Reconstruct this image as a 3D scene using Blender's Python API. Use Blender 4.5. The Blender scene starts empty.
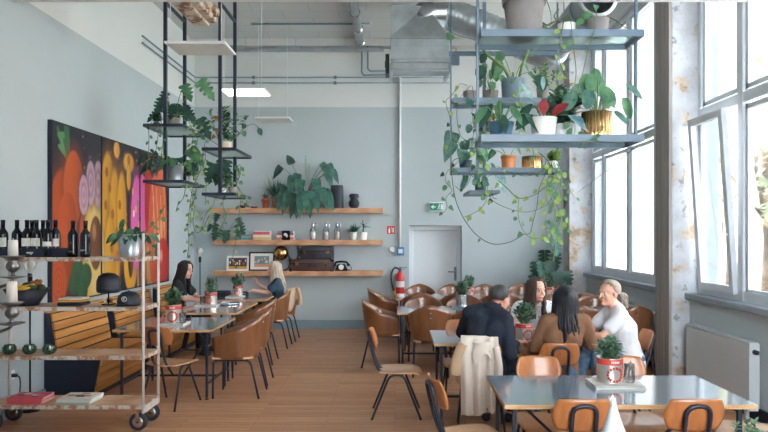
import bpy, bmesh, math, random
import numpy as np
from mathutils import Vector, Matrix, Euler, Quaternion
R = math.radians
PI = math.pi
scene = bpy.context.scene
COL = scene.collection
rnd = random.Random(7)
V = Vector

# ------------------------------------------------------------------ camera: level, 1.75 m above the floor, room runs along +y
FPX, VX, VY, EYE = 640.0, 395.0, 234.0, 1.75
def P(px, py, y):
    """room position of a photo point whose distance into the room is y"""
    return V(((px - VX) * y / FPX, y, EYE + (VY - py) * y / FPX))
cam = bpy.data.cameras.new('camera'); cam_o = bpy.data.objects.new('camera', cam); COL.objects.link(cam_o)
cam.sensor_width = 36; cam.lens = 36 * FPX / 768
cam.shift_x = -(VX - 384) / 768; cam.shift_y = (VY - 216) / 768
cam_o.location = (0, 0, EYE); cam_o.rotation_euler = (R(90), 0, 0); cam.clip_start = 0.05; cam.clip_end = 300
scene.camera = cam_o

# ------------------------------------------------------------------ materials
def lin(c):
    return c / 12.92 if c <= 0.04045 else ((c + 0.055) / 1.055) ** 2.4
def rgb(r, g, b):
    return (lin(r / 255), lin(g / 255), lin(b / 255), 1.0)
def new_mat(name):
    m = bpy.data.materials.new(name); m.use_nodes = True
    nt = m.node_tree
    for n in list(nt.nodes): nt.nodes.remove(n)
    out = nt.nodes.new('ShaderNodeOutputMaterial'); bs = nt.nodes.new('ShaderNodeBsdfPrincipled')
    nt.links.new(bs.outputs[0], out.inputs[0])
    return m, nt, bs
def ramp(nt, fac, stops):
    r = nt.nodes.new('ShaderNodeValToRGB')
    while len(r.color_ramp.elements) < len(stops): r.color_ramp.elements.new(0.5)
    for e, (p, c) in zip(r.color_ramp.elements, stops): e.position = p; e.color = c
    nt.links.new(fac, r.inputs[0]); return r
def coords(nt, scale=(1, 1, 1), kind='Object', rot=(0, 0, 0)):
    t = nt.nodes.new('ShaderNodeTexCoord'); mp = nt.nodes.new('ShaderNodeMapping')
    mp.inputs['Scale'].default_value = scale; mp.inputs['Rotation'].default_value = rot
    nt.links.new(t.outputs[kind], mp.inputs[0]); return mp
def noise(nt, vec, scale, detail=4, rough=0.55):
    n = nt.nodes.new('ShaderNodeTexNoise'); n.inputs['Scale'].default_value = scale
    n.inputs['Detail'].default_value = detail; n.inputs['Roughness'].default_value = rough
    nt.links.new(vec.outputs[0], n.inputs['Vector']); return n
def bump(nt, bs, h, strength=0.2, dist=0.01):
    b = nt.nodes.new('ShaderNodeBump'); b.inputs['Strength'].default_value = strength; b.inputs['Distance'].default_value = dist
    nt.links.new(h, b.inputs['Height']); nt.links.new(b.outputs[0], bs.inputs['Normal'])
def mottled(name, c, var=0.12, scale=6, rough=0.6, metal=0.0, stretch=(1, 1, 1), b=0.0, spec=0.5, coat=0.0):
    m, nt, bs = new_mat(name)
    n = noise(nt, coords(nt, stretch), scale)
    lo = tuple(x * (1 - var) for x in c[:3]) + (1,); hi = tuple(min(1, x * (1 + var)) for x in c[:3]) + (1,)
    r = ramp(nt, n.outputs['Fac'], [(0.3, lo), (0.7, hi)])
    nt.links.new(r.outputs[0], bs.inputs['Base Color'])
    bs.inputs['Roughness'].default_value = rough; bs.inputs['Metallic'].default_value = metal
    bs.inputs['Specular IOR Level'].default_value = spec
    if coat: bs.inputs['Coat Weight'].default_value = coat; bs.inputs['Coat Roughness'].default_value = 0.1
    if b: bump(nt, bs, n.outputs['Fac'], b)
    return m
def wood(name, dark, light, rough=0.4, stretch=(1, 14, 14), scale=2.2, b=0.05, coat=0.0):
    m, nt, bs = new_mat(name)
    mp = coords(nt, stretch)
    n1 = noise(nt, mp, scale, 6, 0.6)
    w = nt.nodes.new('ShaderNodeTexWave'); w.inputs['Scale'].default_value = scale * 0.35; w.inputs['Distortion'].default_value = 5
    w.inputs['Detail'].default_value = 3; w.inputs['Detail Scale'].default_value = 1.2
    nt.links.new(mp.outputs[0], w.inputs['Vector'])
    mx = nt.nodes.new('ShaderNodeMath'); mx.operation = 'MULTIPLY_ADD'; mx.inputs[1].default_value = 0.45
    nt.links.new(w.outputs['Fac'], mx.inputs[0])
    m2 = nt.nodes.new('ShaderNodeMath'); m2.operation = 'MULTIPLY'; m2.inputs[1].default_value = 0.6
    nt.links.new(n1.outputs['Fac'], m2.inputs[0]); nt.links.new(m2.outputs[0], mx.inputs[2])
    r = ramp(nt, mx.outputs[0], [(0.2, dark), (0.75, light)])
    nt.links.new(r.outputs[0], bs.inputs['Base Color']); bs.inputs['Roughness'].default_value = rough
    if coat: bs.inputs['Coat Weight'].default_value = coat; bs.inputs['Coat Roughness'].default_value = 0.15
    if b: bump(nt, bs, n1.outputs['Fac'], b)
    return m
def glassy(name, tint=(1, 1, 1, 1), gloss=0.08, rough=0.02):
    m = bpy.data.materials.new(name); m.use_nodes = True; nt = m.node_tree
    for n in list(nt.nodes): nt.nodes.remove(n)
    out = nt.nodes.new('ShaderNodeOutputMaterial'); tr = nt.nodes.new('ShaderNodeBsdfTransparent'); gl = nt.nodes.new('ShaderNodeBsdfGlossy')
    tr.inputs[0].default_value = tint; gl.inputs['Roughness'].default_value = rough
    fr = nt.nodes.new('ShaderNodeFresnel'); fr.inputs[0].default_value = 1.45
    ad = nt.nodes.new('ShaderNodeMath'); ad.operation = 'MULTIPLY_ADD'; ad.inputs[1].default_value = 0.8; ad.inputs[2].default_value = gloss * 0.3
    nt.links.new(fr.outputs[0], ad.inputs[0])
    mx = nt.nodes.new('ShaderNodeMixShader'); nt.links.new(ad.outputs[0], mx.inputs[0])
    nt.links.new(tr.outputs[0], mx.inputs[1]); nt.links.new(gl.outputs[0], mx.inputs[2]); nt.links.new(mx.outputs[0], out.inputs[0])
    return m
def leafmat(name, dark, light, rough=0.45, trans=0.25):
    m, nt, bs = new_mat(name)
    n = noise(nt, coords(nt), 9, 3)
    r = ramp(nt, n.outputs['Fac'], [(0.35, dark), (0.68, light)])
    nt.links.new(r.outputs[0], bs.inputs['Base Color']); bs.inputs['Roughness'].default_value = rough
    tl = nt.nodes.new('ShaderNodeBsdfTranslucent'); nt.links.new(r.outputs[0], tl.inputs[0])
    mx = nt.nodes.new('ShaderNodeMixShader'); mx.inputs[0].default_value = trans
    out = [x for x in nt.nodes if x.type == 'OUTPUT_MATERIAL'][0]
    nt.links.new(bs.outputs[0], mx.inputs[1]); nt.links.new(tl.outputs[0], mx.inputs[2]); nt.links.new(mx.outputs[0], out.inputs[0])
    return m
def worn_paint(name, paint, under, amount=0.45, scale=9, rough=0.55):
    m, nt, bs = new_mat(name)
    n = noise(nt, coords(nt), scale, 8, 0.7)
    r = ramp(nt, n.outputs['Fac'], [(amount - 0.04, under), (amount + 0.04, paint)])
    nt.links.new(r.outputs[0], bs.inputs['Base Color']); bs.inputs['Roughness'].default_value = rough
    return m

M = {}
M['steel_dark'] = mottled('dark_blue_steel', rgb(32, 42, 58), 0.1, 8, 0.42)
M['steel_blue'] = mottled('blue_grey_steel', rgb(100, 120, 138), 0.08, 5, 0.4)
M['chrome'] = mottled('brushed_chrome', rgb(190, 195, 200), 0.05, 30, 0.25, 1.0)
M['pewter'] = mottled('pewter', rgb(132, 130, 130), 0.2, 12, 0.33, 1.0)
M['galv'] = mottled('galvanised_sheet', rgb(176, 184, 188), 0.14, 5, 0.36, 0.75)
M['black'] = mottled('matt_black', rgb(24, 32, 44), 0.15, 8, 0.55)
M['ink'] = mottled('ink_black_gloss', rgb(18, 24, 36), 0.1, 8, 0.15)
M['white'] = mottled('white_paint', rgb(226, 228, 228), 0.03, 6, 0.5)
M['porcelain'] = mottled('white_glaze', rgb(232, 230, 226), 0.03, 4, 0.25)
M['paper'] = mottled('white_paper', rgb(226, 224, 216), 0.05, 8, 0.8)
M['tub'] = mottled('walnut_plywood', rgb(124, 80, 51), 0.2, 2.0, 0.32, stretch=(9, 9, 1.0), coat=0.6)
M['ply'] = mottled('orange_plywood', rgb(178, 113, 66), 0.16, 5, 0.32, stretch=(4, 4, 0.8), coat=0.5)
M['plyseat'] = mottled('pale_plywood', rgb(206, 158, 116), 0.12, 3, 0.3, stretch=(8, 1, 8), coat=0.35)
M['plyedge'] = wood('ply_edge', rgb(176, 130, 84), rgb(212, 170, 120), 0.5, (1, 1, 40), 3)
M['bench'] = wood('oak_slat', rgb(176, 120, 58), rgb(206, 150, 82), 0.45, (12, 1.0, 12), 2.2, 0.03)
M['shelfwood'] = wood('shelf_oak', rgb(178, 126, 88), rgb(206, 158, 118), 0.5, (1.0, 12, 12), 2.2, 0.03)
M['board'] = wood('trolley_board', rgb(176, 136, 104), rgb(208, 172, 140), 0.5, (1.0, 12, 12), 2.0, 0.03)
M['chipped'] = worn_paint('chipped_white_paint', rgb(204, 202, 196), rgb(160, 112, 80), 0.37, 11)
M['chippededge'] = worn_paint('chipped_board_edge', rgb(196, 192, 184), rgb(156, 112, 82), 0.49, 14)
M['rust'] = mottled('rusty_steel', rgb(150, 108, 78), 0.3, 20, 0.6, 0.4)
M['rubber'] = mottled('black_rubber', rgb(34, 42, 52), 0.1, 9, 0.6)
M['navy'] = mottled('navy_panel', rgb(22, 32, 50), 0.08, 4, 0.5)
M['lam'] = mottled('grey_laminate', rgb(130, 147, 160), 0.07, 30, 0.14, stretch=(1, 8, 1), spec=1.0, coat=1.0)
M['winebottle'] = mottled('dark_bottle_glass', rgb(14, 20, 30), 0.1, 5, 0.1)
M['glass'] = glassy('clear_glass', (0.97, 0.98, 0.98, 1))
M['pane'] = glassy('window_glass', (0.985, 0.99, 0.99, 1), 0.03)
M['greenglass'] = mottled('green_glass', rgb(44, 78, 54), 0.2, 40, 0.12, spec=0.7)
M['terracotta'] = mottled('terracotta', rgb(168, 92, 58), 0.12, 8, 0.65)
M['terralight'] = mottled('orange_terracotta', rgb(216, 140, 92), 0.08, 8, 0.6)
M['concrete'] = mottled('concrete_pot', rgb(132, 128, 127), 0.1, 9, 0.8)
M['greypot'] = mottled('grey_pot', rgb(116, 136, 154), 0.06, 4, 0.5)
M['tealpot'] = mottled('teal_pot', rgb(58, 98, 122), 0.08, 4, 0.45)
M['darkpot'] = mottled('dark_blue_pot', rgb(42, 66, 84), 0.08, 5, 0.5)
M['claypot'] = mottled('grey_clay_pot', rgb(138, 130, 124), 0.08, 7, 0.7)
M['creampot'] = mottled('cream_pot', rgb(206, 190, 168), 0.06, 6, 0.6)
M['zinc'] = mottled('zinc_bucket', rgb(168, 174, 178), 0.06, 14, 0.36, 0.6, (1, 1, 0.2))
M['gold'] = mottled('brushed_gold', rgb(226, 184, 128), 0.2, 14, 0.2, 0.95, (6, 6, 0.3))
M['brass'] = mottled('aged_brass', rgb(196, 156, 98), 0.35, 12, 0.2, 1.0)
M['soil'] = mottled('potting_soil', rgb(58, 46, 38), 0.3, 40, 0.95)
M['leaf_dark'] = leafmat('leaf_dark', rgb(32, 66, 58), rgb(52, 94, 76))
M['leaf_mid'] = leafmat('leaf_mid', rgb(58, 104, 76), rgb(100, 150, 104))
M['leaf_sage'] = leafmat('leaf_sage', rgb(98, 138, 110), rgb(160, 190, 160))
M['leaf_phil'] = leafmat('leaf_philodendron', rgb(44, 90, 80), rgb(76, 128, 110))
M['leaf_light'] = leafmat('leaf_light', rgb(110, 150, 78), rgb(172, 196, 112), trans=0.35)
M['leaf_teal'] = leafmat('leaf_teal', rgb(52, 96, 92), rgb(100, 146, 128))
M['leaf_red'] = leafmat('leaf_red', rgb(118, 34, 42), rgb(172, 60, 62))
M['leaf_var'] = leafmat('leaf_variegated', rgb(90, 140, 150), rgb(186, 212, 204))
M['leaf_orange'] = leafmat('leaf_orange', rgb(150, 92, 44), rgb(206, 140, 70))
M['stem'] = mottled('green_stem', rgb(96, 122, 72), 0.15, 12, 0.6)
M['vine'] = mottled('brown_vine', rgb(84, 88, 66), 0.2, 12, 0.7)
M['tin'] = mottled('tin_can', rgb(198, 194, 186), 0.08, 14, 0.3, 0.75)
M['red'] = mottled('label_red', rgb(206, 62, 48), 0.06, 8, 0.45)
M['redext'] = mottled('extinguisher_red', rgb(200, 44, 44), 0.04, 5, 0.3)
M['signred'] = mottled('sign_red', rgb(196, 52, 40), 0.03, 5, 0.5)
M['signgreen'] = mottled('sign_green', rgb(24, 142, 116), 0.03, 5, 0.5)
M['blue'] = mottled('switch_blue', rgb(58, 130, 184), 0.04, 5, 0.45)
M['skin'] = mottled('skin', rgb(226, 172, 148), 0.05, 7, 0.5)
M['skin2'] = mottled('skin_warm', rgb(214, 156, 128), 0.05, 7, 0.5)
M['lip'] = mottled('lips', rgb(196, 104, 100), 0.05, 7, 0.4)
M['eyewhite'] = mottled('eye_white', rgb(232, 228, 222), 0.02, 7, 0.2)
M['iris'] = mottled('iris', rgb(52, 40, 34), 0.1, 7, 0.2)
M['yellowp'] = mottled('mustard', rgb(212, 158, 52), 0.08, 9, 0.7)
M['banana'] = mottled('banana_skin', rgb(232, 184, 62), 0.1, 9, 0.5)
M['avocado'] = mottled('avocado_skin', rgb(44, 74, 44), 0.2, 25, 0.5)
M['bread'] = mottled('brown_crust', rgb(166, 108, 66), 0.2, 14, 0.7)
M['candle'] = mottled('candle_wax', rgb(238, 232, 224), 0.02, 6, 0.5)
M['suit_black'] = mottled('black_leather', rgb(40, 42, 52), 0.25, 18, 0.45)
M['suit_brown'] = mottled('brown_leather', rgb(72, 48, 46), 0.25, 18, 0.45)
M['beige'] = mottled('beige_cotton', rgb(214, 203, 192), 0.06, 7, 0.9)
M['tan'] = mottled('tan_cloth', rgb(190, 164, 134), 0.08, 9, 0.9)
M['napkin'] = mottled('white_ceramic', rgb(206, 210, 214), 0.03, 4, 0.35)
M['pink'] = mottled('pink_cover', rgb(216, 84, 98), 0.12, 9, 0.5)
M['tealbook'] = mottled('teal_cover', rgb(96, 156, 160), 0.1, 9, 0.6)
M['mint'] = mottled('mint_cover', rgb(150, 188, 170), 0.1, 9, 0.6)
M['cream'] = mottled('cream_cover', rgb(214, 186, 128), 0.1, 9, 0.6)

# ------------------------------------------------------------------ mesh builder
def smooth_path(pts, n=8):
    pts = [V(p) for p in pts]
    if len(pts) < 3: return pts
    out = []
    for i in range(len(pts) - 1):
        p0 = pts[max(i - 1, 0)]; p1 = pts[i]; p2 = pts[i + 1]; p3 = pts[min(i + 2, len(pts) - 1)]
        for k in range(n):
            t = k / n
            out.append(0.5 * ((2 * p1) + (p2 - p0) * t + (2 * p0 - 5 * p1 + 4 * p2 - p3) * t * t + (3 * p1 - p0 - 3 * p2 + p3) * t ** 3))
    out.append(pts[-1]); return out
def bend_path(pts, r=0.03, n=5):
    """polyline with rounded corners"""
    pts = [V(p) for p in pts]; out = [pts[0]]
    for i in range(1, len(pts) - 1):
        a, b, c = pts[i - 1], pts[i], pts[i + 1]
        d1 = (a - b); d2 = (c - b); k = min(r, d1.length * 0.45, d2.length * 0.45)
        s = b + d1.normalized() * k; e = b + d2.normalized() * k
        for j in range(n + 1):
            t = j / n; out.append(s * (1 - t) ** 2 + b * 2 * t * (1 - t) + e * t * t)
    out.append(pts[-1]); return out

class MB:
    def __init__(s):
        s.v = []; s.f = []; s.mi = []; s.sm = []; s.T = Matrix.Identity(4)
    def _add(s, verts, faces, mi=0, smooth=False):
        b = len(s.v); T = s.T
        s.v.extend([T @ V(p) for p in verts]); s.f.extend([tuple(b + i for i in f) for f in faces])
        s.mi.extend([mi] * len(faces)); s.sm.extend([smooth] * len(faces)); return s
    def box(s, c, d, mi=0, rot=None, taper=1.0):
        x, y, z = d[0] / 2, d[1] / 2, d[2] / 2; vs = []
        for zz, k in ((-z, 1), (z, taper)):
            for xx, yy in ((-x, -y), (x, -y), (x, y), (-x, y)): vs.append(V((xx * k, yy * k, zz)))
        if rot is not None:
            m = rot if isinstance(rot, Matrix) else Euler(rot).to_matrix(); vs = [m @ p for p in vs]
        vs = [p + V(c) for p in vs]
        return s._add(vs, [(3, 2, 1, 0), (4, 5, 6, 7), (0, 1, 5, 4), (1, 2, 6, 5), (2, 3, 7, 6), (3, 0, 4, 7)], mi)
    def bar(s, a, b, w, h=None, mi=0):
        """rectangular bar from a to b"""
        a, b = V(a), V(b); d = b - a; L = d.length; q = d.to_track_quat('Z', 'Y').to_matrix()
        return s.box((a + b) / 2, (w, h or w, L), mi, q)
    def rbox(s, c, d, r, mi=0, n=3, rot=None):
        """box with rounded vertical edges and softened top/bottom rim"""
        x, y, z = d[0] / 2, d[1] / 2, d[2] / 2; r = min(r, x * .98, y * .98, z * .98)
        prof = []
        for j in range(n + 1):
            a = PI / 2 * j / n; prof.append((-r + r * math.sin(a), -z + r - r * math.cos(a)))
        for j in range(n + 1):
            a = PI / 2 * j / n; prof.append((-r + r * math.cos(a), z - r + r * math.sin(a)))
        rings = []; vs = []
        for off, zz in prof:
            ring = []
            for cx, cy, a0 in ((x - r, y - r, 0), (-x + r, y - r, 90), (-x + r, -y + r, 180), (x - r, -y + r, 270)):
                for k in range(n + 1):
                    a = R(a0 + 90 * k / n); rr = r + off
                    ring.append(V((cx + rr * math.cos(a), cy + rr * math.sin(a), zz)))
            rings.append(ring)
        m = rot if isinstance(rot, Matrix) else (Euler(rot).to_matrix() if rot is not None else Matrix.Identity(3))
        N = len(rings[0]); fs = []
        for ring in rings: vs.extend([m @ p + V(c) for p in ring])
        for i in range(len(rings) - 1):
            for k in range(N): fs.append((i * N + k, i * N + (k + 1) % N, (i + 1) * N + (k + 1) % N, (i + 1) * N + k))
        fs.append(tuple(range(N - 1, -1, -1))); fs.append(tuple((len(rings) - 1) * N + k for k in range(N)))
        return s._add(vs, fs, mi, True)
    def lathe(s, prof, c=(0, 0, 0), seg=20, mi=0, smooth=True, mis=None, ribs=0, ribd=0.0, cap=True):
        vs = []; fs = []; c = V(c)
        for r, z in prof:
            for k in range(seg):
                a = 2 * PI * k / seg; rr = r * (1 + ribd * math.cos(a * ribs)) if ribs else r
                vs.append(c + V((rr * math.cos(a), rr * math.sin(a), z)))
        b0 = len(s.f)
        for i in range(len(prof) - 1):
            for k in range(seg): fs.append((i * seg + k, i * seg + (k + 1) % seg, (i + 1) * seg + (k + 1) % seg, (i + 1) * seg + k))
        if cap and prof[0][0] > 1e-4: fs.append(tuple(range(seg - 1, -1, -1)))
        if cap and prof[-1][0] > 1e-4: fs.append(tuple((len(prof) - 1) * seg + k for k in range(seg)))
        s._add(vs, fs, mi, smooth)
        if mis:
            for i in range(len(prof) - 1):
                for k in range(seg): s.mi[b0 + i * seg + k] = mis[i]
        return s
    def tube(s, pts, r, seg=8, mi=0, r1=None, rfun=None, cap=True):
        pts = [V(p) for p in pts]; n = len(pts); vs = []; fs = []; up = None
        for i, p in enumerate(pts):
            t = (pts[min(i + 1, n - 1)] - pts[max(i - 1, 0)])
            t = t.normalized() if t.length > 1e-9 else V((0, 0, 1))
            if up is None: up = t.orthogonal().normalized()
            up = (up - t * up.dot(t))
            up = up.normalized() if up.length > 1e-6 else t.orthogonal().normalized()
            w = t.cross(up)
            rr = rfun(i / max(1, n - 1)) if rfun else (r if r1 is None else r + (r1 - r) * i / max(1, n - 1))
            for k in range(seg):
                a = 2 * PI * k / seg; vs.append(p + up * (rr * math.cos(a)) + w * (rr * math.sin(a)))
        for i in range(n - 1):
            for k in range(seg): fs.append((i * seg + k, i * seg + (k + 1) % seg, (i + 1) * seg + (k + 1) % seg, (i + 1) * seg + k))
        if cap: fs.append(tuple(range(seg - 1, -1, -1))); fs.append(tuple((n - 1) * seg + k for k in range(seg)))
        return s._add(vs, fs, mi, True)
    def cyl(s, a, b, r, seg=12, mi=0, r1=None):
        a, b = V(a), V(b); b0 = len(s.f); s.tube([a, b], r, seg, mi, r1); 
        return s
    def ball(s, c, r, mi=0, seg=14, rings=9, rot=None):
        rx, ry, rz = (r, r, r) if isinstance(r, (int, float)) else r
        m = rot if isinstance(rot, Matrix) else (Euler(rot).to_matrix() if rot is not None else None)
        vs = []; fs = []
        pts = [V((0, 0, -rz))]
        for i in range(1, rings):
            ph = -PI / 2 + PI * i / rings
            for k in range(seg):
                a = 2 * PI * k / seg; pts.append(V((rx * math.cos(ph) * math.cos(a), ry * math.cos(ph) * math.sin(a), rz * math.sin(ph))))
        pts.append(V((0, 0, rz)))
        for k in range(seg): fs.append((0, 1 + (k + 1) % seg, 1 + k))
        for i in range(rings - 2):
            for k in range(seg):
                a = 1 + i * seg; fs.append((a + k, a + (k + 1) % seg, a + seg + (k + 1) % seg, a + seg + k))
        a = 1 + (rings - 2) * seg; t = len(pts) - 1
        for k in range(seg): fs.append((a + k, a + (k + 1) % seg, t))
        vs = [(m @ p if m is not None else p) + V(c) for p in pts]
        return s._add(vs, fs, mi, True)
    def sheet(s, fn, nu, nv, thick=0.0, mi=0, mi_edge=None, smooth=True, flip=False):
        """surface fn(u,v), u,v in 0..1, given thickness along its normal"""
        g = [[V(fn(i / nu, j / nv)) for j in range(nv + 1)] for i in range(nu + 1)]
        def nrm(i, j):
            a = g[min(i + 1, nu)][j] - g[max(i - 1, 0)][j]; b = g[i][min(j + 1, nv)] - g[i][max(j - 1, 0)]
            n = a.cross(b); return n.normalized() if n.length > 1e-12 else V((0, 0, 1))
        W = nv + 1; top = [g[i][j] for i in range(nu + 1) for j in range(W)]
        fs = [(i * W + j, (i + 1) * W + j, (i + 1) * W + j + 1, i * W + j + 1) for i in range(nu) for j in range(nv)]
        if not thick: return s._add(top, fs, mi, smooth)
        bot = [g[i][j] - nrm(i, j) * thick for i in range(nu + 1) for j in range(W)]
        b = len(top); f2 = [tuple(b + k for k in reversed(f)) for f in fs]
        ed = []
        rim = [(i, 0) for i in range(nu)] + [(nu, j) for j in range(nv)] + [(i, nv) for i in range(nu, 0, -1)] + [(0, j) for j in range(nv, 0, -1)]
        ids = [i * W + j for i, j in rim]
        for k in range(len(ids)):
            a0, a1 = ids[k], ids[(k + 1) % len(ids)]; ed.append((a1, a0, b + a0, b + a1))
        s._add(top + bot, fs + f2 + ed, mi, smooth)
        if mi_edge is not None:
            for k in range(len(ed)): s.mi[-1 - k] = mi_edge
        for k in range(len(ed)): s.sm[-1 - k] = False
        return s
    def poly(s, pts, depth, mi=0, mi_side=None):
        """flat polygon (list of 3D points) extruded by the vector depth"""
        n = len(pts); d = V(depth); vs = [V(p) for p in pts] + [V(p) + d for p in pts]
        fs = [tuple(range(n - 1, -1, -1)), tuple(range(n, 2 * n))] + [(i, (i + 1) % n, n + (i + 1) % n, n + i) for i in range(n)]
        return s._add(vs, fs, mi)
    def leaf(s, base, d, L, W, up=(0, 0, 1), droop=0.3, kind='oval', mi=0, fold=0.18):
        """one leaf blade from base along d"""
        d = V(d).normalized(); up = V(up); side = d.cross(up)
        side = side.normalized() if side.length > 1e-4 else d.orthogonal().normalized()
        nn = side.cross(d).normalized()
        prof = {'oval': [(0, .05), (.2, .72), (.45, 1), (.7, .8), (.9, .35), (1, .02)],
                'heart': [(0, .75), (.1, 1), (.35, .95), (.6, .7), (.85, .3), (1, .02)],
                'blade': [(0, .6), (.35, 1), (.7, .7), (1, .03)],
                'long': [(0, .1), (.15, .6), (.4, 1), (.65, .85), (.85, .45), (1, .02)],
                'round': [(0, .3), (.15, .8), (.45, 1), (.75, .85), (.93, .45), (1, .05)],
                'monstera': [(0, .7), (.1, .98), (.2, 1), (.25, .4), (.34, 1), (.42, .97), (.46, .38), (.55, .9), (.63, .82), (.67, .33), (.76, .62), (.88, .32), (1, .02)]}[kind]
        vs = []; fs = []
        for t, w in prof:
            c = V(base) + d * (L * t) - V((0, 0, 1)) * (droop * L * t * t)
            if kind in ('heart', 'monstera') and t < 0.05: c = c
            h = W * 0.5 * w
            vs += [c - side * h + nn * (fold * h), c, c + side * h + nn * (fold * h)]
        for i in range(len(prof) - 1):
            a = i * 3; fs += [(a, a + 1, a + 4, a + 3), (a + 1, a + 2, a + 5, a + 4)]
        return s._add(vs, fs, mi, True)
    def build(s, name, mats, parent=None, loc=None, bevel=0.0, seg=2):
        me = bpy.data.meshes.new(name); me.from_pydata([tuple(p) for p in s.v], [], s.f)
        mats = mats if isinstance(mats, (list, tuple)) else [mats]
        for m in mats: me.materials.append(M[m] if isinstance(m, str) else m)
        me.polygons.foreach_set('material_index', s.mi); me.polygons.foreach_set('use_smooth', s.sm); me.update()
        o = bpy.data.objects.new(name, me); COL.objects.link(o)
        if parent is not None: o.parent = parent
        if loc is not None: o.location = loc
        if bevel:
            b = o.modifiers.new('bevel', 'BEVEL'); b.width = bevel; b.segments = seg; b.limit_method = 'ANGLE'; b.angle_limit = R(40)
        return o

def tag(o, label, cat, group=None, kind=None):
    o['label'] = label; o['category'] = cat
    if group: o['group'] = group
    if kind: o['kind'] = kind
    return o
def thing(name, label, cat, loc=(0, 0, 0), rz=0.0, group=None):
    o = bpy.data.objects.new(name, None); COL.objects.link(o); o.empty_display_size = 0.1
    o.location = loc; o.rotation_euler = (0, 0, rz)
    return tag(o, label, cat, group)
def struct(o):
    o['kind'] = 'structure'; return o
def dup(root, loc, rz=None, label=None, group=None, scale=None):
    r = root.copy(); COL.objects.link(r); r.location = loc
    if rz is not None: r.rotation_euler = (0, 0, rz)
    if label: r['label'] = label
    if group: r['group'] = group
    if scale is not None: r.scale = (scale,) * 3
    for ch in list(root.children):
        c = ch.copy(); COL.objects.link(c); c.parent = r
        for g in list(ch.children):
            d = g.copy(); COL.objects.link(d); d.parent = c
    return r
# ================================================================== the room
XL, XR, YB, YF, ZC = -3.70, 3.41, 11.80, -0.8, 5.29
GX = 3.54                                            # window plane
def paint_wall(name, low, high, zline=4.09):
    m, nt, bs = new_mat(name)
    g = nt.nodes.new('ShaderNodeNewGeometry'); sp = nt.nodes.new('ShaderNodeSeparateXYZ'); nt.links.new(g.outputs['Position'], sp.inputs[0])
    gt = nt.nodes.new('ShaderNodeMath'); gt.operation = 'GREATER_THAN'; gt.inputs[1].default_value = zline; nt.links.new(sp.outputs['Z'], gt.inputs[0])
    n = nt.nodes.new('ShaderNodeTexNoise'); n.inputs['Scale'].default_value = 0.9; n.inputs['Detail'].default_value = 5; nt.links.new(g.outputs['Position'], n.inputs['Vector'])
    a = ramp(nt, n.outputs['Fac'], [(0.3, tuple(c * .94 for c in low[:3]) + (1,)), (0.7, low)])
    mx = nt.nodes.new('ShaderNodeMix'); mx.data_type = 'RGBA'; nt.links.new(gt.outputs[0], mx.inputs['Factor'])
    nt.links.new(a.outputs[0], mx.inputs['A']); mx.inputs['B'].default_value = high
    nt.links.new(mx.outputs['Result'], bs.inputs['Base Color']); bs.inputs['Roughness'].default_value = 0.85
    n2 = nt.nodes.new('ShaderNodeTexNoise'); n2.inputs['Scale'].default_value = 60; nt.links.new(g.outputs['Position'], n2.inputs['Vector'])
    bump(nt, bs, n2.outputs['Fac'], 0.08, 0.004)
    return m
M['wall'] = paint_wall('two_tone_wall_paint', rgb(178, 190, 194), rgb(212, 217, 216))
def floor_mat():
    m, nt, bs = new_mat('oak_plank_floor')
    mp = coords(nt, (1, 1, 1))
    b = nt.nodes.new('ShaderNodeTexBrick'); nt.links.new(mp.outputs[0], b.inputs['Vector'])
    b.inputs['Scale'].default_value = 1.0; b.inputs['Brick Width'].default_value = 1.3; b.inputs['Row Height'].default_value = 0.085
    b.inputs['Mortar Size'].default_value = 0.0022; b.inputs['Mortar Smooth'].default_value = 0.2; b.inputs['Bias'].default_value = 0.0
    b.inputs['Color1'].default_value = rgb(208, 160, 124); b.inputs['Color2'].default_value = rgb(187, 138, 104); b.inputs['Mortar'].default_value = rgb(128, 92, 68)
    mp2 = coords(nt, (1.0, 16, 1)); n = noise(nt, mp2, 3.0, 6, 0.6)
    r = ramp(nt, n.outputs['Fac'], [(0.3, (0.72, 0.70, 0.68, 1)), (0.7, (1.08, 1.08, 1.08, 1))])
    mx = nt.nodes.new('ShaderNodeMix'); mx.data_type = 'RGBA'; mx.blend_type = 'MULTIPLY'; mx.inputs['Factor'].default_value = 1
    nt.links.new(b.outputs['Color'], mx.inputs['A']); nt.links.new(r.outputs[0], mx.inputs['B'])
    nt.links.new(mx.outputs['Result'], bs.inputs['Base Color']); bs.inputs['Roughness'].default_value = 0.42
    bs.inputs['Specular IOR Level'].default_value = 0.35
    bump(nt, bs, n.outputs['Fac'], 0.06, 0.004); return m
M['floor'] = floor_mat()
def ceil_mat():
    m, nt, bs = new_mat('painted_concrete_ceiling')
    b = nt.nodes.new('ShaderNodeTexBrick'); nt.links.new(coords(nt).outputs[0], b.inputs['Vector'])
    b.inputs['Scale'].default_value = 1.0; b.inputs['Brick Width'].default_value = 0.9; b.inputs['Row Height'].default_value = 0.35
    b.inputs['Mortar Size'].default_value = 0.006
    b.inputs['Color1'].default_value = rgb(208, 212, 211); b.inputs['Color2'].default_value = rgb(201, 206, 205); b.inputs['Mortar'].default_value = rgb(182, 187, 187)
    nt.links.new(b.outputs['Color'], bs.inputs['Base Color']); bs.inputs['Roughness'].default_value = 0.9; return m
M['ceiling'] = ceil_mat()
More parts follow.
